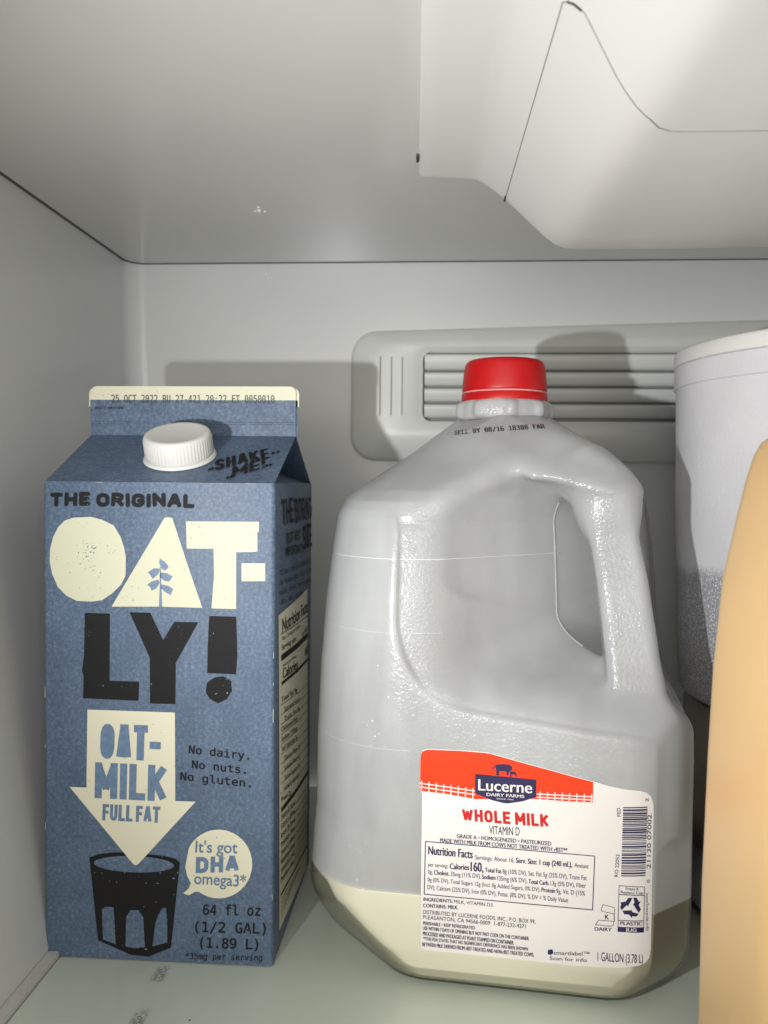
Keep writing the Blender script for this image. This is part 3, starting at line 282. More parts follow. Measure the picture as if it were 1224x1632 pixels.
# ------------------------------------------------------------------ fridge interior
D0, ZC = .200, .3357                       # back wall at the top, ceiling height
def wall_y(z): return D0 + (ZC-z)*.035
def left_x(z): return float(np.interp(z, [-.02, .004, .06, .12, .18, .215, .245, .27, .34], [.0016, .0013, -.008, -.0180, -.0285, -.0345, -.0385, -.0400, -.0406]))
RC = .012
def liner():
    zs = [-.02] + [.004+.332*i/40 for i in range(41)]
    # left wall
    bm = bmesh.new()
    rings = []
    for z in zs:
        x = left_x(z); rings.append([(x, -.45, z), (x, -.2, z), (x, 0, z), (x, wall_y(z)-RC, z)])
    loft(bm, rings, False); o = frombm('left_wall', bm, M['liner'], smooth=True); tag(o, kind='structure')
    bm = bmesh.new(); rings = []
    for z in zs:
        x = left_x(z); y = wall_y(z)
        r = [(x+RC-RC*math.cos(a), y-RC+RC*math.sin(a), z) for a in [math.pi/2*i/8 for i in range(9)]]
        r += [(.1, y, z), (.3, y, z), (.56, y, z)]
        rings.append(r)
    loft(bm, rings, False); o = frombm('back_wall', bm, M['liner'], smooth=True); tag(o, kind='structure')
    bm = bmesh.new(); loft(bm, [[(.56, -.45, z), (.56, wall_y(z), z)] for z in zs], False)
    tag(frombm('right_wall', bm, M['liner']), kind='structure')
    # ceiling: rounded rear corner, a groove all along the walls
    g = .0012
    xc = left_x(ZC)+g
    pts = [(xc, -.45), (xc, D0-RC-g)] + [(xc+RC-RC*math.cos(a), D0-g-RC+RC*math.sin(a)) for a in [math.pi/2*i/8 for i in range(1, 9)]] + [(.558, D0-g), (.558, -.45)]
    bm = bmesh.new(); loft(bm, [[(x, y, ZC+.003) for x, y in pts], [(x, y, ZC+.0006) for x, y in pts]], True)
    inner = [(x+.0006 if x < .5 else x, y-.0006 if y > 0 else y, ZC) for x, y in pts]
    R = loft(bm, [[(x, y, ZC+.0006) for x, y in pts], inner], True, False, True)
    tag(frombm('ceiling', bm, M['ceil']), kind='structure')
    bm = bmesh.new(); box(bm, -.08, .58, -.45, .23, ZC+.0022, ZC+.006)
    tag(frombm('ceiling_joint', bm, M['dark']), kind='structure')
    # dark sealing line where the ceiling meets the walls
    bm = bmesh.new(); tube(bm, [(x-.0008 if x < .5 else x, y+.0008, ZC+.0001) for x, y in pts[:-1]], .0006, 6)
    tag(frombm('ceiling_seal', bm, M['joint']), kind='structure')
    # outer floor under the glass
    bm = bmesh.new(); box(bm, -.02, .57, -.45, .24, -.21, -.20)
    tag(frombm('lower_floor', bm, M['liner']), kind='structure')
liner()
M['glare_gloss'] = simple('glare_bead_gloss', (.78, .79, .77), .07, None, spec=1.0)  # glossy beads added to stand in for glare on ceiling and wall
def glare_bead(c, nrm, r, label):
    nrm = Vector(nrm).normalized(); a = nrm.orthogonal().normalized(); b = nrm.cross(a); bm = bmesh.new(); rings = []
    for k in range(9):
        th = math.radians(90*k/8); rr = max(r*math.cos(th), 1e-6); d = r*.85*math.sin(th) - .00005
        rings.append([a*rr*math.cos(2*math.pi*i/24)+b*rr*math.sin(2*math.pi*i/24)+nrm*d for i in range(24)])
    loft(bm, rings, True, True, True); o = frombm('added_glare_bead', bm, M['glare_gloss'], smooth=True); o.location = c
    tag(o, label, 'glare_bead'); return o
for (gx, gy, gz), nrm_, lab_, grp_, sc_ in ((DATA['glint'][0], (0, 0, -1), 'one of a few tiny glossy beads added as a glare spot on the ceiling above the carton', 'glare beads on the ceiling', 1.0),
                                        (DATA['glint'][1], (0, -1, -.035), 'one of a few tiny glossy beads added as a glare spot on the back wall just under the ceiling', 'glare beads on the back wall', .8)):
    for dx_, dy_, rr_ in ((0, 0, .0015), (.0026, .0012, .0009), (-.0024, .0008, .0008), (.0008, -.0030, .0010), (-.0010, .0030, .0006)):
        c_ = (gx+dx_*sc_, gy+dy_*1.6, gz) if nrm_[2] == -1 else (gx+dx_*sc_, wall_y(gz+dy_*sc_), gz+dy_*sc_)
        d_ = glare_bead(c_, nrm_, rr_*sc_, lab_); d_['group'] = grp_
def shelf():
    m, nt, p = newmat('shelf_glass')
    f = tex(nt, 14, 4); base = ramp(nt, f, [(.3, (.64, .71, .62)), (.7, (.70, .77, .68))])
    # dark reflection painted into the colour as streaks; also small specks
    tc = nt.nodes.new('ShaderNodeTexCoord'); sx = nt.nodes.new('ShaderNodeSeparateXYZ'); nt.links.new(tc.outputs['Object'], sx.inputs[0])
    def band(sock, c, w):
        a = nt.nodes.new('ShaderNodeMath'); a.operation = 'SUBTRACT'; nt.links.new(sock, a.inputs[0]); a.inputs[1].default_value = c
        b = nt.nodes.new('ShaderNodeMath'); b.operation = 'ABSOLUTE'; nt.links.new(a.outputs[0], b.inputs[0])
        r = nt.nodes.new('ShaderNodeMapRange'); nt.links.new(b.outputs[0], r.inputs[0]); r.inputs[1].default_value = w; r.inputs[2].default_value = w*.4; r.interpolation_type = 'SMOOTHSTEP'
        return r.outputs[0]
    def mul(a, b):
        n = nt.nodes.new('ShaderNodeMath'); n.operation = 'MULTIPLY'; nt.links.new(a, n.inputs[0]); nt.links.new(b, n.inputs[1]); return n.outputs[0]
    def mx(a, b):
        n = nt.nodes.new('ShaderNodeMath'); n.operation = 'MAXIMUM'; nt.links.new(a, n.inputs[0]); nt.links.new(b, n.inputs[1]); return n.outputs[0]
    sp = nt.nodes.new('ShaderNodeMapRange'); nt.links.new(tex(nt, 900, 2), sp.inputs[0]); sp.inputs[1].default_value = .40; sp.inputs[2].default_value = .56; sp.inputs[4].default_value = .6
    refl_streak = mx(mul(band(sx.outputs[0], .0515, .0036), band(sx.outputs[1], -.008, .0075)), mul(band(sx.outputs[0], .0530, .0036), band(sx.outputs[1], -.040, .012)))
    refl_streak = mul(refl_streak, sp.outputs[0])
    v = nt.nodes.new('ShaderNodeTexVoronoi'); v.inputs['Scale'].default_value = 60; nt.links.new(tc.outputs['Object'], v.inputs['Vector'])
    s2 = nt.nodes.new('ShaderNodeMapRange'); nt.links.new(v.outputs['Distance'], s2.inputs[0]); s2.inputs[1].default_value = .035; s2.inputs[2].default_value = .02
    nt.links.new(mixc(nt, mx(refl_streak, s2.outputs[0]), base, (.03, .03, .028)), p.inputs['Base Color'])
    p.inputs['Roughness'].default_value = .28; p.inputs['Coat Weight'].default_value = .6; p.inputs['Coat Roughness'].default_value = .07
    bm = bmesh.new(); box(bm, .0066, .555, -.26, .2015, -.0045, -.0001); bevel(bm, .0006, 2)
    t = empty('fridge_shelf', (.0066, -.03, -.0045))
    tag(t, 'frosted grey-green glass shelf that the carton and the milk jug stand on', 'shelf')
    def put(o): o.parent = t; o.location = -Vector(t.location)
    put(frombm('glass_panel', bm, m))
    bm = bmesh.new(); box(bm, .0016, .0060, -.26, .2015, -.004, .0022); bevel(bm, .0008, 3)
    o = frombm('side_rail', bm, M['rail']); put(o)
    bm = bmesh.new(); box(bm, .0061, .0067, -.26, .2015, -.006, -.0012)
    o = frombm('rail_gap', bm, M['dark']); put(o)
shelf()

def rrect(x0, x1, z0, z1, r, y, n=8, slope=0.):
    pts = []
    for cx, cz, a0 in ((x1-r, z1-r, 0), (x0+r, z1-r, 90), (x0+r, z0+r, 180), (x1-r, z0+r, 270)):
        for i in range(n+1):
            a = math.radians(a0+90*i/n); x = cx+r*math.cos(a); z = cz+r*math.sin(a)
            if z > (z0+z1)/2: z += slope*(x-x0)
            pts.append((x, y, z))
    return pts
def air_vent():
    t = empty('air_vent', (.25, .207, .215)); t['label'] = 'pale louvred air vent cover on the back wall behind the milk jug'; t['category'] = 'air vent'
    o0 = -Vector(t.location)
    X1 = .44
    bm = bmesh.new()
    sl = .026
    yw = wall_y(.25)+.002
    rings = [rrect(.1035, X1, .2110, .2925, .016, yw, slope=sl),
             rrect(.1035, X1, .2110, .2925, .016, yw-.0035, slope=sl),
             rrect(.1042, X1-.001, .2116, .2919, .0155, yw-.0052, slope=sl),
             rrect(.1065, X1-.003, .2135, .2900, .015, yw-.0075, slope=sl),
             rrect(.1165, X1-.01, .2235, .2848, .013, yw-.0128, slope=sl*.6),
             rrect(.1205, X1-.013, .2262, .2835, .012, yw-.0138, slope=sl*.5),
             rrect(.1430, X1-.03, .2312, .2812, .0075, yw-.0146, slope=sl*.02),
             rrect(.1462, X1-.033, .2338, .2798, .0062, yw-.0128),
             rrect(.1490, X1-.036, .2356, .2785, .005, yw-.0118),
             rrect(.1500, X1-.037, .2364, .2780, .0045, yw-.0035)]
    loft(bm, rings, True, False, False)
    o = frombm('vent_cover', bm, M['vent'], t); autosmooth(o, 50); o.location = o0
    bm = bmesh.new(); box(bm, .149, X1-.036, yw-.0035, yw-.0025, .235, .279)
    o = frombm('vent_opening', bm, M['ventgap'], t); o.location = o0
    # louvres: upper lip then three curved slats and the lower lip
    for k, z in enumerate((.2688, .2589, .2490, .2391)):
        bm = bmesh.new(); hgt = .0096 if k else .0110
        prof = [(-.0098, hgt-.0012), (-.0108, hgt-.0018), (-.0110, hgt-.0030), (-.0104, .0044), (-.0092, .0024), (-.0080, .0008), (-.0066, .0004), (-.0070, .0030), (-.0085, hgt-.0012)]
        rings = [[(x, yw+a, z+b-.0012) for a, b in prof] for x in (.1502, X1-.0372)]
        loft(bm, rings, True, True, True)
        o = frombm('slat', bm, M['vent'], t); autosmooth(o, 50); o.location = o0
    # three upright slots left of the louvres
    for x in (.1215, .1285, .1352):
        bm = bmesh.new(); box(bm, x-.0009, x+.0012, yw-.0149, yw-.0130, .2385, .2755); bevel(bm, .0004, 2)
        o = frombm('slot', bm, M['vent'], t); o.location = o0
        bm = bmesh.new(); box(bm, x+.0008, x+.0015, yw-.01495, yw-.0130, .2388, .2752)  # grey strip standing in for the shade inside the slot
        o = frombm('slot_shade', bm, M['ventgap'], t); o.location = o0
air_vent()

def housing():
    t = empty('ice_maker_housing', (.25, -.1, ZC)); tag(t, 'white moulded plastic housing hanging from the fridge ceiling above the jug', 'housing'); o0 = -Vector(t.location)
    YB = .040
    def sec(y):
        dx = (YB-y)*.032
        base = [(.1497, ZC+.0008), (.1497, .3315), (.1499, .3303), (.1505, .3297), (.1560, .3294), (.1700, .3286), (.1745, .3280), (.1775, .3264), (.1820, .3232), (.1872, .3190),
                (.1930, .3136), (.1995, .3073), (.2045, .3026), (.2085, .2998), (.2125, .2982), (.2170, .2975), (.2230, .2974), (.27, .2975), (.33, .2980), (.42, .2990), (.42, ZC+.0008)]
        return [(x+dx, z) for x, z in base]
    ys = [-.36, -.25, -.15, -.08, -.02, .02, .036]
    bm = bmesh.new()
    rings = [[(x, y, z) for x, z in sec(y)] for y in ys]
    # rounded rear edge
    for k, (dy, inset) in enumerate(((.0385, .0004), (.0396, .0012), (.0400, .0024))):
        s = sec(.04); cx, cz = .30, .336
        ring = []
        for i, (x, z) in enumerate(s):
            ddx = inset if x < .40 else 0
            depth = max(0, .330-z)/.03
            ring.append((x+ddx*.8, dy, min(z+inset*(.25+.75*depth), ZC+.0008)))
        rings.append(ring)
    loft(bm, rings, True, True, True)
    o = frombm('shell', bm, M['house'], t); autosmooth(o, 55); o.location = o0
    # seam of the removable cover: a line on the surface
    def surf(x, y):
        s = sec(y); return np.interp(x, [p[0] for p in s[2:-1]], [p[1] for p in s[2:-1]])
    A = [(.1905-.0034*i/8*1.05, -.1085+.1485*i/8) for i in range(9)]
    p1 = [(x, y, surf(x, y)-.00005) for x, y in A]
    B = [(.1905, -.1085), (.1922, -.1110), (.1956, -.1115), (.2060, -.1000), (.2175, -.0900), (.2205, -.0862), (.2245, -.0838), (.2320, -.0832), (.27, -.0828), (.40, -.082)]
    B2 = []
    for a, b in zip(B[:-1], B[1:]):
        for k in range(10): B2.append((a[0]+(b[0]-a[0])*k/10, a[1]+(b[1]-a[1])*k/10))
    B2.append(B[-1])
    p2 = [(x, y, surf(x, y)-.00008) for x, y in B2]
    bm = bmesh.new(); tube(bm, p1, .00022, 5); tube(bm, p2, .00022, 5)
    o = frombm('cover_seam', bm, M['seamgrey'], t); o.location = o0
    # dark ends of the gap
    bm = bmesh.new(); x, y, z = p1[-1]; tube(bm, [(p1[-2][0]*.15+x*.85, .0330, surf(x, .033)), (x, y-.0012, z)], .0005, 5)
    o = frombm('cover_gap', bm, M['dark'], t); o.location = o0
    bm = bmesh.new(); tube(bm, [p2[6], p2[12], p2[18]], .0004, 5)
    o = frombm('cover_gap', bm, M['dark'], t); o.location = o0
    bm = bmesh.new(); tube(bm, [(.1494+.0006, .0145, .3300), (.1494+.0004, .0215, .3300)], .0006, 6)
    o = frombm('cover_gap', bm, M['dark'], t); o.location = o0
housing()

# ------------------------------------------------------------------ text
FD = os.path.join(bpy.utils.resource_path('LOCAL'), 'datafiles', 'fonts')
FONTS = {}
def font(k):
    if k in FONTS: return FONTS[k]
    f = None
    if k in ('mono', 'slab'):
        try: f = bpy.data.fonts.load(os.path.join(FD, 'DejaVuSansMono.woff2' if k in ('mono', 'slab') else 'Inter.woff2'), check_existing=True)
        except Exception: f = None
    FONTS[k] = f; return f
TCOUNT = 0
def text_shape(s, k, bold):
    cu = bpy.data.curves.new('text', 'FONT'); cu.body = s; cu.offset = bold if bold <= .012 else 0; cu.resolution_u = 4 if len(s) < 30 else 3
    f = font(k)
    if f: cu.font = f
    ob = bpy.data.objects.new('text', cu)
    me = bpy.data.meshes.new_from_object(ob)
    v = np.array([w.co[:2] for w in me.vertices]); fs = [tuple(p.vertices) for p in me.polygons]
    bpy.data.objects.remove(ob); bpy.data.curves.remove(cu); bpy.data.meshes.remove(me)
    return v, fs
CAPH = {}
def caph(k):
    if k not in CAPH: v, _ = text_shape('H', k, 0); CAPH[k] = (v[:, 1].min(), v[:, 1].max())
    return CAPH[k]
def arc(cx, cy, rx, ry, a0, a1, n=10):
    return [(cx+rx*math.cos(math.radians(a0+(a1-a0)*i/n)), cy+ry*math.sin(math.radians(a0+(a1-a0)*i/n))) for i in range(n+1)]
GL = {  # heavy poster lettering: width, strokes
 'O': (.78, [arc(.5, .68, .5, .32, 0, 180)+arc(.5, .32, .5, .32, 180, 360)+[(1, .68)]]),
 'D': (.76, [[(0, 0), (0, 1)], [(0, 1), (.45, 1)]+arc(.45, .66, .55, .34, 90, 0, 7)+arc(.45, .34, .55, .34, 0, -90, 7)+[(0, 0)]]),
 'G': (.78, [arc(.5, .68, .5, .32, 20, 180)+arc(.5, .32, .5, .32, 180, 360)+[(1, .48)], [(.6, .48), (1, .48)]]),
 'A': (.84, [[(0, 0), (.42, 1)], [(.58, 1), (1, 0)], [(.2, .30), (.8, .30)], [(.42, 1), (.58, 1)]]),
 'T': (.74, [[(0, 1), (1, 1)], [(.5, 0), (.5, 1)]]), 'I': (.0, [[(.5, 0), (.5, 1)]]),
 'M': (1.02, [[(0, 0), (0, 1)], [(1, 0), (1, 1)], [(.04, .96), (.5, .25)], [(.96, .96), (.5, .25)]]),
 'L': (.60, [[(0, 0), (0, 1)], [(0, 0), (1, 0)]]),
 'K': (.76, [[(0, 0), (0, 1)], [(.06, .42), (1, 1)], [(.30, .56), (1, 0)]]),
 'F': (.60, [[(0, 0), (0, 1)], [(0, 1), (1, 1)], [(0, .52), (.85, .52)]]),
 'E': (.62, [[(0, 0), (0, 1)], [(0, 1), (1, 1)], [(0, .5), (.88, .5)], [(0, 0), (1, 0)]]),
 'H': (.76, [[(0, 0), (0, 1)], [(1, 0), (1, 1)], [(0, .5), (1, .5)]]),
 'N': (.78, [[(0, 0), (0, 1)], [(1, 0), (1, 1)], [(.02, .97), (.98, .03)]]),
 'R': (.74, [[(0, 0), (0, 1)], [(0, 1), (.55, 1)]+arc(.55, .74, .42, .26, 90, -90, 8)+[(0, .48)], [(.45, .48), (1, 0)]]),
 'U': (.76, [[(0, 1), (0, .3)]+arc(.5, .3, .5, .3, 180, 360, 10)+[(1, 1)]]),
 'W': (1.15, [[(0, 1), (.25, 0)], [(.25, 0), (.5, .85)], [(.5, .85), (.75, 0)], [(.75, 0), (1, 1)]]),
 'S': (.70, [arc(.5, .75, .5, .25, 20, 180, 8)+arc(.5, .75, .5, .25, 180, 250, 3)+arc(.5, .25, .5, .25, 70, 0, 3)+arc(.5, .25, .5, .25, 0, -160, 8)]),
 'B': (.74, [[(0, 0), (0, 1)], [(0, 1), (.5, 1)]+arc(.5, .76, .40, .24, 90, -90, 8)+[(0, .52)], [(.5, .52)]+arc(.5, .26, .5, .26, 90, -90, 8)+[(0, 0)]]),
 'C': (.74, [arc(.5, .68, .5, .32, 10, 180)+arc(.5, .32, .5, .32, 180, 350)]),
 'V': (.84, [[(0, 1), (.5, 0)], [(.5, 0), (1, 1)]]), 'Y': (.82, [[(0, 1), (.5, .45)], [(1, 1), (.5, .45)], [(.5, 0), (.5, .45)]]),
 'P': (.72, [[(0, 0), (0, 1)], [(0, 1), (.55, 1)]+arc(.55, .72, .45, .28, 90, -90, 8)+[(0, .44)]]),
 '-': (.42, [[(0, .42), (1, .42)]]), '!': (0, [[(.5, .38), (.5, 1)], [(.5, 0), (.5, .03)]]), ' ': (.22, []),
}
def place_strokes(s, wt, style, col, bl, br, tl, mapf, parent, wob=0.):
    bl, br, tl = (np.array(q)/1000 for q in (bl, br, tl))
    Hh = np.linalg.norm(tl-bl); Wd = np.linalg.norm(br-bl); ex = (br-bl)/Wd; ez = (tl-bl)/Hh
    w = wt*Hh; gap = (.13 if style != 'tight' else .065)*Hh*(1 if wt > .155 else .5)
    fixed = sum((0 if ch == ' ' else w) for ch in s) + gap*(len(s)-1); free = sum(GL[ch][0] for ch in s)
    k = (Wd-fixed)/free
    rs = np.random.RandomState(7)
    x = 0; V = []; F = []; dep = 0
    for ch in s:
        gw, sts = GL[ch]; gw = gw*k; dz = rs.uniform(-1, 1)*wob*Hh; lean = rs.uniform(-1, 1)*wob
        for st in sts:
            P = np.array([(x+w/2+px*gw, w/2+pz*(Hh-w)+dz) for px, pz in st]); P[:, 0] += (P[:, 1]-Hh/2)*lean
            for i in range(len(P)-1):
                a, b = P[i], P[i+1]; d = b-a; L = np.linalg.norm(d)
                if L < 1e-9: continue
                d = d/L; n = np.array([-d[1], d[0]])*w/2
                if style != 'round' :
                    if i == 0: a = a-d*w/2*(1 if abs(d[0]*d[1]) < .05 else .35)
                    if i == len(P)-2: b = b+d*w/2*(1 if abs(d[0]*d[1]) < .05 else .35)
                q = [a-n, b-n, b+n, a+n]; dep += 1
                F.append(tuple(range(len(V), len(V)+4))); V += [(p, dep) for p in q]
            J = P if style == 'round' else P[1:-1]
            for p in J:
                dep += 1; F.append(tuple(range(len(V), len(V)+12))); V += [(p+np.array([math.cos(t*math.pi/6), math.sin(t*math.pi/6)])*w/2, dep) for t in range(12)]
        x += gw + (0 if ch == ' ' else w) + gap
    Q = np.array([bl + ex*p[0] + ez*p[1] for p, _ in V])
    base = .0003 if col not in ('blue', 'labelwhite') else .00042
    out = mapf(Q[:, 0], Q[:, 1], base); out2 = mapf(Q[:, 0], Q[:, 1], base+.0001)
    out = [tuple(np.array(a)+(np.array(b)-np.array(a))*(dd*.008)) for a, b, (_, dd) in zip(out, out2, V)]
    return mesh('lettering', out, F, M['p_'+col], parent)
STROKE = {'THE ORIGINAL': (.30, 'round', .05), 'OAT-': (.21, 'tight', 0), 'MILK': (.20, 'tight', 0), 'FULL FAT': (.19, 'tight', 0), 'DHA': (.27, 'sq', .03), 'SHAKE': (.15, 'round', .05),
          'ME!': (.15, 'round', .05), 'WHOLE MILK': (.22, 'sq', 0), 'THE BORING': (.16, 'sq', .03), 'SIDE': (.16, 'sq', .03)}
def place_text(spec, mapf, parent, o0):
    surf, s, k, bold, col, bl, br, tl = spec
    if s in STROKE:
        wt, style, wob = STROKE[s]
        return place_strokes(s, wt, style, col, bl, br, tl, mapf, parent, wob)
    v, fs = text_shape(s, k, bold)
    if len(v) == 0: return
    x0, x1 = v[:, 0].min(), v[:, 0].max(); z0, z1 = caph(k)
    u = (v[:, 0]-x0)/(x1-x0); w = (v[:, 1]-z0)/(z1-z0)
    bl, br, tl = (np.array(q)/1000 for q in (bl, br, tl))
    P = bl[None] + u[:, None]*(br-bl)[None] + w[:, None]*(tl-bl)[None]
    dep = .0003 if col not in ('blue', 'labelwhite') else .00042
    V = list(mapf(P[:, 0], P[:, 1], dep)); n0 = len(V); fs = list(fs); f0 = list(fs)
    if bold > .015:                    # heavy type: the outline struck again a little to each side
        hz = np.linalg.norm(tl-bl)/(z1-z0)*bold; ex = (br-bl)/np.linalg.norm(br-bl); ez = (tl-bl)/np.linalg.norm(tl-bl)
        for q, (sx, sz) in enumerate(((1, .6), (-1, .6), (1, -.6), (-1, -.6), (.5, 0), (-.5, 0)) if bold > .03 else ((1, 0), (-1, 0))):
            PP = P + (ex*sx + ez*sz)[None]*hz
            V += list(mapf(PP[:, 0], PP[:, 1], dep + .000006*(q+1))); fs += [tuple(i+n0*(q+1) for i in f) for f in f0]
    o = mesh('lettering', V, fs, M['p_'+col], parent); o.location = o0
    return o

# ------------------------------------------------------------------ oat milk carton
W, H, ZB, ZF = .0953, .1964, .2177, .2401
def carton():
    t = empty('oat_milk_carton', (0, 0, 0)); tag(t, 'blue gable-top oat drink carton with white screw cap, standing by the left wall', 'carton')
    nx, nz = 6, 12
    def bx(y, z): return .0012*math.sin(math.pi*y/W)*math.sin(math.pi*min(1, z/H))   # slight bulge of the sides
    bm = bmesh.new(); r = .0016
    # body as a rounded square column
    rings = []
    for j in range(nz+1):
        z = .0004 + (H-.0004)*j/nz; rr = r
        ring = []
        for cx, cy, a0 in ((W-r, W-r, 0), (r, W-r, 90), (r, r, 180), (W-r, r, 270)):
            for i in range(4):
                a = math.radians(a0+30*i); ring.append((cx+r*math.cos(a), cy+r*math.sin(a), z))
            # point halfway along the next side
            nxt = {0: (W/2, W), 90: (0, W/2), 180: (W/2, 0), 270: (W, W/2)}[a0]
            bul = .0010*math.sin(math.pi*min(1, z/H)) if a0 in (270, 90) else 0
            ring.append((nxt[0]+(bul if a0 == 270 else -bul if a0 == 90 else 0), nxt[1], z))
        rings.append(ring)
    loft(bm, rings, True, True, False)
    o = frombm('body', bm, M['carton'], t); autosmooth(o, 50)
    # gable panels
    e = .0006
    for name, y0, ysg in (('front_roof_panel', 0, 1), ('back_roof_panel', W, -1)):
        bm = bmesh.new()
        a = [(.0006, y0, H-.0004), (W-.0006, y0, H-.0004), (W-.0002, W/2-ysg*.0010, ZB), (.0002, W/2-ysg*.0010, ZB)]
        nrm = Vector((0, -ysg*(ZB-H), W/2)).normalized()*e
        b = [tuple(Vector(p)-nrm) for p in a]
        loft(bm, [a, b], True, True, True)
        frombm(name, bm, M['carton'], t)
    for sx in (0, 1):
        X = W if sx else 0; s = -1 if sx else 1
        A = Vector((X+s*.0006, .0008, H-.0004)); B = Vector((X+s*.0006, W-.0008, H-.0004)); I = Vector((X+s*.040, W/2, ZB-.0035))
        R1 = Vector((X+s*.0006, W/2-.0017, ZB-.001)); R2 = Vector((X+s*.0006, W/2+.0017, ZB-.001))
        bm = bmesh.new()
        f = [bm.verts.new(p) for p in (A, B, I, R1, R2)]
        bm.faces.new((f[0], f[1], f[2])); bm.faces.new((f[0], f[2], f[3])); bm.faces.new((f[1], f[4], f[2]))
        frombm('gusset', bm, M['carton'], t, recalc=False)
    # worn white board showing along the folded edges
    rs = np.random.RandomState(3)
    for k in range(7):
        bm = bmesh.new(); z0 = rs.uniform(.004, H-.004); l = rs.uniform(.001, .006); c = W-.00042 if k % 3 else .00042; s_ = 1 if k % 3 else -1
        tube(bm, [(c+s_*.00004, .00042-.00004, z0), (c+s_*.00004, .00042-.00004, min(H-.001, z0+l))], rs.uniform(.00007, .00013), 4)
        tag(frombm('edge_scuff', bm, M['p_white2'], t))
    for k in range(4):
        x0 = rs.uniform(.004, W-.010); l = rs.uniform(.001, .006); bm = bmesh.new()
        tube(bm, [(x0, .00005, H-.0003), (x0+l, .00005, H-.0003)], rs.uniform(.00006, .00010), 4)
        frombm('edge_scuff', bm, M['p_white2'], t)
    # sealed fin: blue front sheet, cream top band
    zc = ZF-.0062
    def finsheet(name, y0, y1, z0, z1, rtop, mat, dx=0):
        bm = bmesh.new(); pts = [(dx, z0), (W-dx, z0)]
        if rtop:
            for i in range(6): a = math.radians(90*i/5); pts.append((W-dx-rtop+rtop*math.cos(a), z1-rtop+rtop*math.sin(a)))
            for i in range(6): a = math.radians(90+90*i/5); pts.append((dx+rtop+rtop*math.cos(a), z1-rtop+rtop*math.sin(a)))
        else: pts += [(W-dx, z1), (dx, z1)]
        loft(bm, [[(x, y0, z) for x, z in pts], [(x, y1, z) for x, z in pts]], True, True, True)
        return frombm(name, bm, mat, t)
    finsheet('fin', W/2-.0010, W/2-.0001, ZB-.0006, zc, 0, M['carton'], .0001)
    finsheet('fin', W/2+.0001, W/2+.0010, ZB-.0006, zc, 0, M['carton'], -.0006)
    finsheet('fin_edge', W/2-.0010, W/2-.0001, zc, ZF, .0028, M['p_white2'], .0001)
    finsheet('fin_edge', W/2+.0001, W/2+.0012, zc-.003, ZF-.0005, .0030, M['p_white2'], -.0012)
    # pressed seal line across the fin
    bm = bmesh.new()
    for z in (ZB+.0052, ZB+.0062): tube(bm, [(.001, W/2-.00105, z), (W-.001, W/2-.00105, z)], .00012, 4)
    frombm('seal_line', bm, M['carton'], t)
    # screw cap on the slanting front panel
    ang = math.atan2(ZB-H, W/2)
    cp = bpy.data.objects.new('screw_cap', None)
    L = DATA['cap']
    base = Vector((L[0], L[1]*math.cos(ang), H + L[1]*math.sin(ang)))
    rot = Matrix.Rotation(ang, 4, 'X')
    def cyl(name, prof, n, mat, rf=None, par=t, ang_=35):
        ob = lathe(name, prof, n, mat, par, rfun=rf, ang=ang_); ob.matrix_local = Matrix.Translation(base) @ rot; return ob
    cyl('cap_flange', [(.0152, 0), (.0155, .0004), (.0150, .0014), (.013, .0018)], 64, M['capwhite'])
    def knurl(i, n, r, z): return (.00022 if i % 4 < 2 else 0) if (.003 < z < .0095) else 0
    cyl('screw_cap', [(.0138, .0014), (.0142, .0016), (.0143, .0024), (.0143, .0031), (.0142, .0092), (.0141, .0101), (.0137, .0109), (.0129, .0113), (.0115, .0113), (.0108, .0111), (.0, .0111)][:-1] + [(.0004, .0111)], 240, M['capwhite'], knurl, ang_=60)
    # printed shapes
    lay = {'white': .00012, 'white2': .0003, 'black': .00018, 'blue': .00026, 'sprig': .00022}
    pm = {'white': 'p_white', 'white2': 'p_white2', 'black': 'p_black', 'blue': 'carton', 'sprig': 'p_blue'}
    for col, pts in DATA['shapes']:
        bm = bmesh.new(); f = bm.faces.new([bm.verts.new((x/1000, -lay[col], z/1000)) for x, z in pts])
        bmesh.ops.recalc_face_normals(bm, faces=bm.faces)
        if f.normal.y > 0: f.normal_flip()
        bmesh.ops.triangulate(bm, faces=bm.faces)
        frombm('printed_shape', bm, M[pm[col]], t, recalc=False)
    def mfront(x, z, d): return [(a, -d, b) for a, b in zip(x, z)]
    nsl = Vector((0, -math.sin(ang), math.cos(ang)))
    def mslant(x, l, d): return [(a, b*math.cos(ang)-math.sin(ang)*d, H+b*math.sin(ang)+math.cos(ang)*d) for a, b in zip(x, l)]
    def mfin(x, l, d): return [(a, W/2-.0010-d, ZB+b) for a, b in zip(x, l)]
    def mside(y, z, d): return [(W+.00115*(1-abs(a-W/2)/(W/2))*math.sin(math.pi*min(1, max(0, b/H)))+d+.0001, a, b) for a, b in zip(y, z)]
    maps = {'front': (mfront, (0, 0, 0)), 'slant': (mslant, (0, 0, 0)), 'fin': (mfin, (0, 0, 0)), 'side': (mside, (0, 0, 0))}
    for spec in DATA['texts']:
        if spec[0] in maps:
            if spec[4] == 'blue' and spec[0] == 'front':
                spec = list(spec); mf = lambda x, z, d: [(a, -.00004-d, b) for a, b in zip(x, z)]
                place_text(spec, mf, t, (0, 0, 0))
            else: place_text(spec, maps[spec[0]][0], t, (0, 0, 0))
    # nutrition panel on the side
    P = DATA['panel']; n = 8
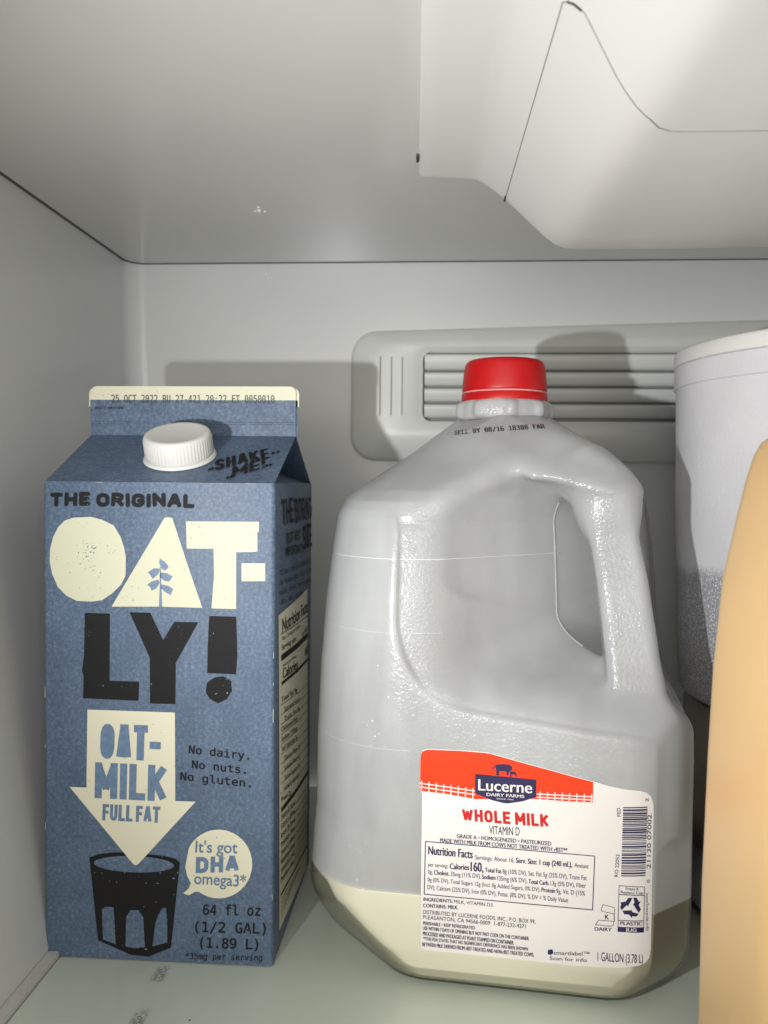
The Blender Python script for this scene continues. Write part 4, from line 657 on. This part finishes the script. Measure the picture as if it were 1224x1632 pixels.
    def quad_side(q, d, mat, name):
        q = [np.array(p)/1000 for p in q]; vs = []; fs = []; n = 8
        for i in range(n+1):
            for j in range(n+1):
                a, b = i/n, j/n
                p = q[3]*(1-a)*(1-b) + q[2]*a*(1-b) + q[1]*a*b + q[0]*(1-a)*b
                vs.append(mside([p[0]], [p[1]], d)[0])
        for i in range(n):
            for j in range(n): k = i*(n+1)+j; fs.append((k, k+1, k+n+2, k+n+1))
        return mesh(name, vs, fs, M[mat], t)
    quad_side(P, .00012, 'p_white2', 'nutrition_panel')
    for a, b, th in DATA['bars']:
        th = th/2
        quad_side([(a[0], a[1]+th), (b[0], b[1]+th), (b[0], b[1]-th), (a[0], a[1]-th)], .0003, 'p_black', 'printed_line')
carton()

# ------------------------------------------------------------------ milk jug
JX, JY, JTH = .19, .0645, math.radians(-6)
def _smax(a, b, k):
    h = np.clip(.5 + .5*(a-b)/k, 0, 1)
    return b*(1-h) + a*h + k*h*(1-h)
def _smin(a, b, k): return -_smax(-a, -b, k)
HZ = ([-.01, 0, .0015, .004, .008, .015, .032, .05, .09, .12, .15, .17, .183, .1895, .1940, .1975, .204, .211, .2185, .2240, .2265, .228, .24, .30],
      [.066, .0700, .0735, .0755, .0767, .0774, .0778, .0778, .0775, .0765, .0747, .0728, .0712, .0692, .0653, .0608, .0520, .0425, .0326, .0252, .0220, .0200, .0190, .0190])
def jug_field(x, y, z):
    """signed field of the gallon jug in its own frame (z up, label face towards -y, handle at the +x -y corner)"""
    h = np.interp(z, HZ[0], HZ[1])
    t = np.clip((z-.186)/.034, 0, 1)
    r = np.minimum(h, np.where(x < 0, np.interp(z, [.03, .06], [.030, .041]), np.where(y > 0, .021, .027))*(1-t) + h*t)
    lean = np.clip((z-.10)/.10, 0, 1)*.0
    qx = np.abs(x) - (h-r); qy = np.abs(y) - (h-r)
    b = np.sqrt(np.maximum(qx, 0)**2 + np.maximum(qy, 0)**2) + np.minimum(np.maximum(qx, qy), 0) - r
    # flat chamfer on the corners low down
    b = np.maximum(b, (np.abs(x)+np.abs(y))*.7071 - (h*1.414-.0135))
    b = _smax(b, (np.abs(x)+np.abs(y) - (np.where(x < 0, .106, .123) + 1.1*np.maximum(z, 0)))*.6, .006)
    b = np.maximum(b, .0005 - z); b = np.maximum(b, z - .2365)
    def cut(x, y):
        zl = .1080 - .11*(x-.015)
        prof = _smax(-.037 - x, zl - z, .034)
        u = x + .037
        d = _smin(.0016 + u*.10 + .93*_smax(u-.016, 0*u, .012), .0016 + .25*(z-zl) + 1.9*_smax(z-zl-.006, 0*u, .008), .018)
        f = y - (-np.minimum(np.interp(z, HZ[0], HZ[1]), .0775)*(z < .181) - .0712*(z >= .181) + d - np.clip((z-.181)*.35, 0, .01))
        f = _smax(f, z - (.2135 - .45*np.clip(x+.02, 0, .034)), .008)
        return np.maximum(f, prof)
    c1 = cut(x, y); c2 = cut(-y, -x)
    b2 = _smax(b, _smax(-c1, -c2, .0010), np.interp(z, [.178, .196], [.0034, .0120]))
    # handle: the corner of the body carried on as a square-section grip, a round arm on top
    rho = (x - y)*.70711; w = (x + y)*.70711
    P = [(.018, .2145), (.028, .2112), (.048, .2026), (.0585, .1958), (.0618, .188)]
    hd = np.full(x.shape, 1.)
    for (r0, z0), (r1, z1) in zip(P[:-1], P[1:]):
        dr, dz = r1-r0, z1-z0
        u = np.clip(((rho-r0)*dr + (z-z0)*dz)/(dr*dr+dz*dz), 0, 1)
        hd = np.minimum(hd, np.sqrt((rho-r0-u*dr)**2*.92 + (z-z0-u*dz)**2 + w**2*.95))
    hd = hd - .0125
    rc = np.interp(z, [.06, .09, .10, .12, .14, .16, .18, .1925, .205], [.074, .0775, .0790, .0765, .0728, .0690, .0636, .0598, .0535])
    hw = np.interp(z, [.09, .11, .13, .19], [.0135, .0118, .0103, .0094]); cr = .0042
    ax = np.abs(x - rc*.70711) - (hw-cr); ay = np.abs(y + rc*.70711) - (hw-cr)
    g = np.sqrt(np.maximum(ax, 0)**2 + np.maximum(ay, 0)**2) + np.minimum(np.maximum(ax, ay), 0) - cr
    g = _smax(g, z - .2085 + .40*np.maximum(rho-.055, 0), .012)
    hd = _smin(hd, g, .008)
    hd = np.maximum(hd, .07 - z)
    o = _smin(b2, hd, .012)
    return np.maximum(o, .0005-z)
def jug_y(x, z):
    """depth of the jug's label face at (x, z), found by bisection"""
    x = np.asarray(x, float); z = np.asarray(z, float)
    lo = np.full(x.shape, -.10); hi = np.full(x.shape, -.006)
    for i in range(22):
        m = (lo+hi)/2; ins = jug_field(x, m, z) < 0
        hi = np.where(ins, m, hi); lo = np.where(ins, lo, m)
    return (lo+hi)/2

def surface_nets(F, org, h):
    """mesh the zero level of a sampled field (naive surface nets)"""
    S = F < 0
    nx, ny, nz = F.shape
    cnt = np.zeros((nx-1, ny-1, nz-1), int)
    for a in (0, 1):
        for b in (0, 1):
            for c in (0, 1): cnt += S[a:nx-1+a, b:ny-1+b, c:nz-1+c]
    act = (cnt > 0) & (cnt < 8)
    idx = np.full(act.shape, -1); ii = np.argwhere(act); idx[act] = np.arange(len(ii))
    acc = np.zeros((len(ii), 3)); num = np.zeros(len(ii))
    cor = [(a, b, c) for a in (0, 1) for b in (0, 1) for c in (0, 1)]
    for i in range(8):
        for ax in range(3):
            if cor[i][ax]: continue
            q = list(cor[i]); q[ax] = 1
            p0 = ii+np.array(cor[i]); p1 = ii+np.array(q)
            f0 = F[p0[:, 0], p0[:, 1], p0[:, 2]]; f1 = F[p1[:, 0], p1[:, 1], p1[:, 2]]
            m = (f0 < 0) != (f1 < 0)
            t = f0[m]/(f0[m]-f1[m])
            pt = np.tile(np.array(cor[i], float), (m.sum(), 1)); pt[:, ax] += t
            acc[m] += pt; num[m] += 1
    V = (ii + acc/num[:, None])*h + np.array(org)
    faces = []
    for ax in range(3):
        b, c = [(1, 2), (2, 0), (0, 1)][ax]
        sl0 = [slice(None)]*3; sl1 = [slice(None)]*3
        sl0[ax] = slice(0, -1); sl1[ax] = slice(1, None)
        ch = S[tuple(sl0)] != S[tuple(sl1)]
        e = np.argwhere(ch); 
        ok = (e[:, b] > 0) & (e[:, c] > 0) & (e[:, b] < F.shape[b]-1) & (e[:, c] < F.shape[c]-1); e = e[ok]
        def g(db, dc):
            q = e.copy(); q[:, b] -= db; q[:, c] -= dc; return idx[q[:, 0], q[:, 1], q[:, 2]]
        Q = np.stack([g(1, 1), g(0, 1), g(0, 0), g(1, 0)], 1)
        ins = S[e[:, 0], e[:, 1], e[:, 2]]
        Q[~ins] = Q[~ins][:, ::-1]
        faces.append(Q)
    Fc = np.concatenate(faces)
    return V, Fc
def npmesh(name, V, Fc, mat, parent):
    me = bpy.data.meshes.new(name)
    me.vertices.add(len(V)); me.vertices.foreach_set('co', V.astype(np.float32).ravel())
    me.loops.add(Fc.size); me.loops.foreach_set('vertex_index', Fc.astype(np.int32).ravel())
    me.polygons.add(len(Fc)); me.polygons.foreach_set('loop_start', np.arange(0, Fc.size, 4, dtype=np.int32))
    me.update(calc_edges=True); me.validate()
    return link(name, me, mat, parent, True)
ZM = .0375
def milk_jug():
    t = empty('milk_jug', (JX, JY, 0), JTH)
    tag(t, 'large cloudy plastic gallon milk jug with red cap and handle, nearly empty', 'milk jug')
    h = .00105
    xs = np.arange(-.083, .084, h); zs = np.arange(-.003, .2400, h)
    X, Y, Z = np.meshgrid(xs, xs, zs, indexing='ij')
    F = jug_field(X.ravel(), Y.ravel(), Z.ravel()).reshape(X.shape)
    V, Fc = surface_nets(F, (xs[0], xs[0], zs[0]), h)
    for it in range(2):            # pull the vertices exactly onto the surface
        e = 2e-4
        f0 = jug_field(V[:, 0], V[:, 1], V[:, 2])
        g = np.stack([jug_field(V[:, 0]+e*(k == 0), V[:, 1]+e*(k == 1), V[:, 2]+e*(k == 2))-f0 for k in range(3)], 1)/e
        st = -(f0/np.maximum((g**2).sum(1), .3))[:, None]*g
        V = V + np.clip(st, -4e-4, 4e-4)
    npmesh('jug_body', V, Fc, M['jug'], t)
    nz = int(.050/h)
    F2 = np.maximum(F[:, :, :nz] + .0009, Z[:, :, :nz]-ZM)
    V2, Fc2 = surface_nets(F2, (xs[0], xs[0], zs[0]), h)
    m = npmesh('milk_contents', V2, Fc2, M['milk'], t)
    tag(m, 'pale cream milk left in the bottom of the jug')
    # raised ring of lugs under the cap
    def bumps(i, n, r, z):
        a = 2*math.pi*i/n; return (.0019*max(0, math.cos(a*9))**1.2-.0005)*(1 if .2275 < z < .2342 else 0)
    lathe('neck_ring', [(.0188, .2262), (.0205, .2266), (.0214, .2276), (.0217, .2292), (.0216, .2315), (.0212, .2335), (.0203, .2347), (.0190, .2352)], 132, M['jug'], t, cap0=False, cap1=False, rfun=bumps, ang=80)
    lathe('red_cap', [(.0190, .2392), (.01945, .2396), (.0195, .2404), (.0194, .2420), (.0188, .2490), (.0184, .2515), (.0177, .2530), (.0165, .2538), (.0140, .2540), (.0002, .2540)], 120, M['red'], t, rfun=lambda i, n, r, z: (.00008 if i % 2 else 0) if z < .2500 and z > .241 else 0, ang=50)
    lathe('tamper_band', [(.0190, .2342), (.0197, .2345), (.0198, .2350), (.01975, .2382), (.0192, .2387)], 120, M['red'], t, ang=50)
    # translucent thread line between cap and band, and drops of milk
    m2 = simple('cap_edge_plastic', (.75, .35, .36), .3, 200, .1)
    lathe('cap_rim', [(.0190, .2384), (.0196, .2387), (.0196, .2391), (.0190, .2395)], 120, m2, t, ang=50)
    # mould line round the body
    xs_ = np.linspace(-.0700, .0262, 60); seam = [q for q in DATA['seam']]
    sz = np.full(60, .1672)
    sy = jug_y(xs_, sz)
    bm = bmesh.new(); tube(bm, [(a, b+.00005, c) for a, b, c in zip(xs_, sy, sz)], .00016, 6)
    frombm('mould_line', bm, M['mline'], t, smooth=True)
    for zz, xa, xb in ((.1385, -.071, -.020), (.0935, -.072, -.031)):
        xs2 = np.linspace(xa, xb, 40); z2 = np.full(40, zz); y2 = jug_y(xs2, z2)
        bm = bmesh.new(); tube(bm, [(a, b+.00004, c) for a, b, c in zip(xs2, y2, z2)], .00007, 5)
        frombm('mould_line', bm, M['mline'], t, smooth=True)
    # parting line down the inner edge of the handle opening
    zz = np.linspace(.1290, .1950, 36); pts = []
    for z in zz:
        rr = np.linspace(np.interp(z, [.13, .16, .195], [.056, .049, .043]), .025, 400); k = rr*.70711
        f = jug_field(k, -k, np.full(400, z)); i = int(np.argmax(f < 0))
        if i > 0: pts.append((k[i], -k[i], z))
    bm = bmesh.new(); tube(bm, pts, .00055, 6)
    frombm('parting_line', bm, M['jug'], t, smooth=True)
    # label, wrapped on the front face
    def conform(x, z, d):
        y = jug_y(x, z)
        return [(a, b-d, c) for a, b, c in zip(x, y, z)]
    def region(top, bot, mat, name, d, n=60, m=30):
        top = np.array(top)/1000; bot = np.array(bot)/1000
        x0 = max(top[0, 0], bot[0, 0]); x1 = min(top[-1, 0], bot[-1, 0]); xs = np.linspace(x0, x1, n)
        xs = x0 + (x1-x0)*(.5-.5*np.cos(np.pi*np.linspace(0, 1, n)))
        zt = np.interp(xs, top[:, 0], top[:, 1]); zb = np.interp(xs, bot[:, 0], bot[:, 1])
        U = np.linspace(0, 1, m)
        Xg = np.repeat(xs, m); Zg = (zb[:, None] + (zt-zb)[:, None]*U[None]).ravel()
        V = conform(Xg, Zg, d); fs = []
        for i in range(n-1):
            for j in range(m-1): k = i*m+j; fs.append((k, k+m, k+m+1, k+1))
        return mesh(name, V, fs, M[mat], t, True)
    # the sheet itself has thickness: front sheet proud of the wall
    region(DATA['label_top'], DATA['label_bot'], 'label', 'paper_label', .00022, 90, 60)
    region(DATA['red_top'], DATA['red_bot'], 'p_red', 'label_red_band', .00034)
    region(DATA['badge_top'], DATA['badge_bot'], 'p_navy', 'label_badge', .00046, 24, 12)
    def poly(pts, mat, d, name, tri=True):
        p = np.array(pts)/1000; V = conform(p[:, 0], p[:, 1], d)
        me = bpy.data.meshes.new(name); bm = bmesh.new(); f = bm.faces.new([bm.verts.new(v) for v in V])
        bmesh.ops.triangulate(bm, faces=bm.faces); bm.to_mesh(me); bm.free(); return link(name, me, M[mat], t, False)
    def strips(quads, mat, d, name, n=10):
        vs = []; fs = []
        for q in quads:
            q = np.array(q)/1000; k = len(vs); a = np.linspace(0, 1, n)[:, None]
            A = q[0]*(1-a)+q[1]*a; B = q[3]*(1-a)+q[2]*a
            vs += conform(A[:, 0], A[:, 1], d) + conform(B[:, 0], B[:, 1], d)
            fs += [(k+i, k+i+1, k+n+i+1, k+n+i) for i in range(n-1)]
        return mesh(name, vs, fs, M[mat], t)
    def seg(a, b, w):
        a = np.array(a, float); b = np.array(b, float); dd = b-a; nn = np.array([-dd[1], dd[0]]); nn = nn/np.linalg.norm(nn)*w/2
        return [a-nn, b-nn, b+nn, a+nn]
    for h_ in (0, 1): strips([seg(a, b, .42) for a, b in DATA['fence'][2*h_:2*h_+2]] + [seg(a, b, .38) for a, b in DATA['posts'][8*h_:8*h_+8]], 'p_labelwhite', .00046, 'printed_fence')
    for c, p in DATA['lshapes']: poly(p, 'p_navy', .00046, 'printed_cow')
    strips(DATA['barcode'], 'p_navy', .00036, 'barcode')
    fr = DATA['frames']
    strips([q for q in fr if len(q) == 4], 'p_navy', .00036, 'printed_frame')
    for q in fr:
        if len(q) > 4: poly(q, 'p_navy', .00036, 'printed_symbol')
    def mlab(x, z, d): return conform(x, z, d + .00014 if d < .0004 else d + .00022)
    for spec in DATA['texts']:
        if spec[0] == 'label':
            if spec[1] in ('Lucerne', 'DAIRY FARMS', 'SINCE 1904'): place_text(spec, lambda x, z, d: conform(x, z, d+.00018), t, (0, 0, 0))
            else: place_text(spec, mlab, t, (0, 0, 0))
milk_jug()

# ------------------------------------------------------------------ things at the right edge
def right_side():
    t = empty('plastic_tub', (.3520, .070, .098)); tag(t, 'frosted white plastic tub with a flat lid, right of the jug by the vent', 'tub')
    lathe('tub_body', [(.0700, .0000), (.0735, .0012), (.0755, .004), (.0768, .03), (.0785, .09), (.0795, .1440), (.0795, .1500)], 128, M['tub'], t, ang=60)
    lathe('tub_rim', [(.0796, .1448), (.0802, .1451), (.0804, .1456), (.0804, .1548), (.0798, .1553), (.0780, .1553)], 128, M['tub'], t, ang=50)
    lathe('lid', [(.0792, .1550), (.0806, .1556), (.0808, .1564), (.0806, .1612), (.0798, .1624), (.0775, .1628), (.0760, .1620), (.0750, .1636), (.0700, .1646), (.0002, .1648)], 128, M['house'], t, ang=50)
    t = empty('jar', (.3520, .070, 0)); tag(t, 'dark brown jar with clear base under the frosted white tub', 'jar')
    lathe('jar_body', [(.0690, .0300), (.0725, .0330), (.0730, .0400), (.0730, .0930), (.0710, .0970), (.066, .0976)], 96, M['jar'], t, ang=50)
    g, nt, p = newmat('jar_glass'); p.inputs['Base Color'].default_value = (.55, .57, .6, 1); p.inputs['Roughness'].default_value = .18; p.inputs['Transmission Weight'].default_value = .55
    bump(nt, p, tex(nt, 120, 3), .3, .001)
    lathe('jar_base', [(.0640, .0002), (.0695, .0012), (.0725, .0050), (.0730, .0150), (.0718, .0290), (.0695, .0300)], 96, g, t, ang=50)
    # warm orange container close to the camera
    t = empty('orange_container', (.29, -.115, 0)); tag(t, 'smooth pale orange container with rounded shoulder at the right edge, in front', 'container')
    bm = bmesh.new(); rings = []
    for z, x0 in DATA['orange']:
        w = .34-x0; r = .018; hw = w/2; cx = (.34+x0)/2 - .29; ins = max(0, x0-.238)
        hy = .036-ins*.5
        ring = []
        for sx, sy, a0 in ((1, 1, 0), (-1, 1, 90), (-1, -1, 180), (1, -1, 270)):
            for i in range(9):
                a = math.radians(a0+90*i/8); ring.append((cx+sx*(hw-r)+r*math.cos(a), sy*(hy-r)+r*math.sin(a), z))
        rings.append(ring)
    loft(bm, rings, True, True, True)
    o = frombm('container_body', bm, M['orange'], t); autosmooth(o, 60)
    lathe('container_cap', [(.016, .2104), (.0165, .2110), (.0165, .2250), (.015, .2260), (.0002, .2262)], 64, M['capwhite'], t)
right_side()
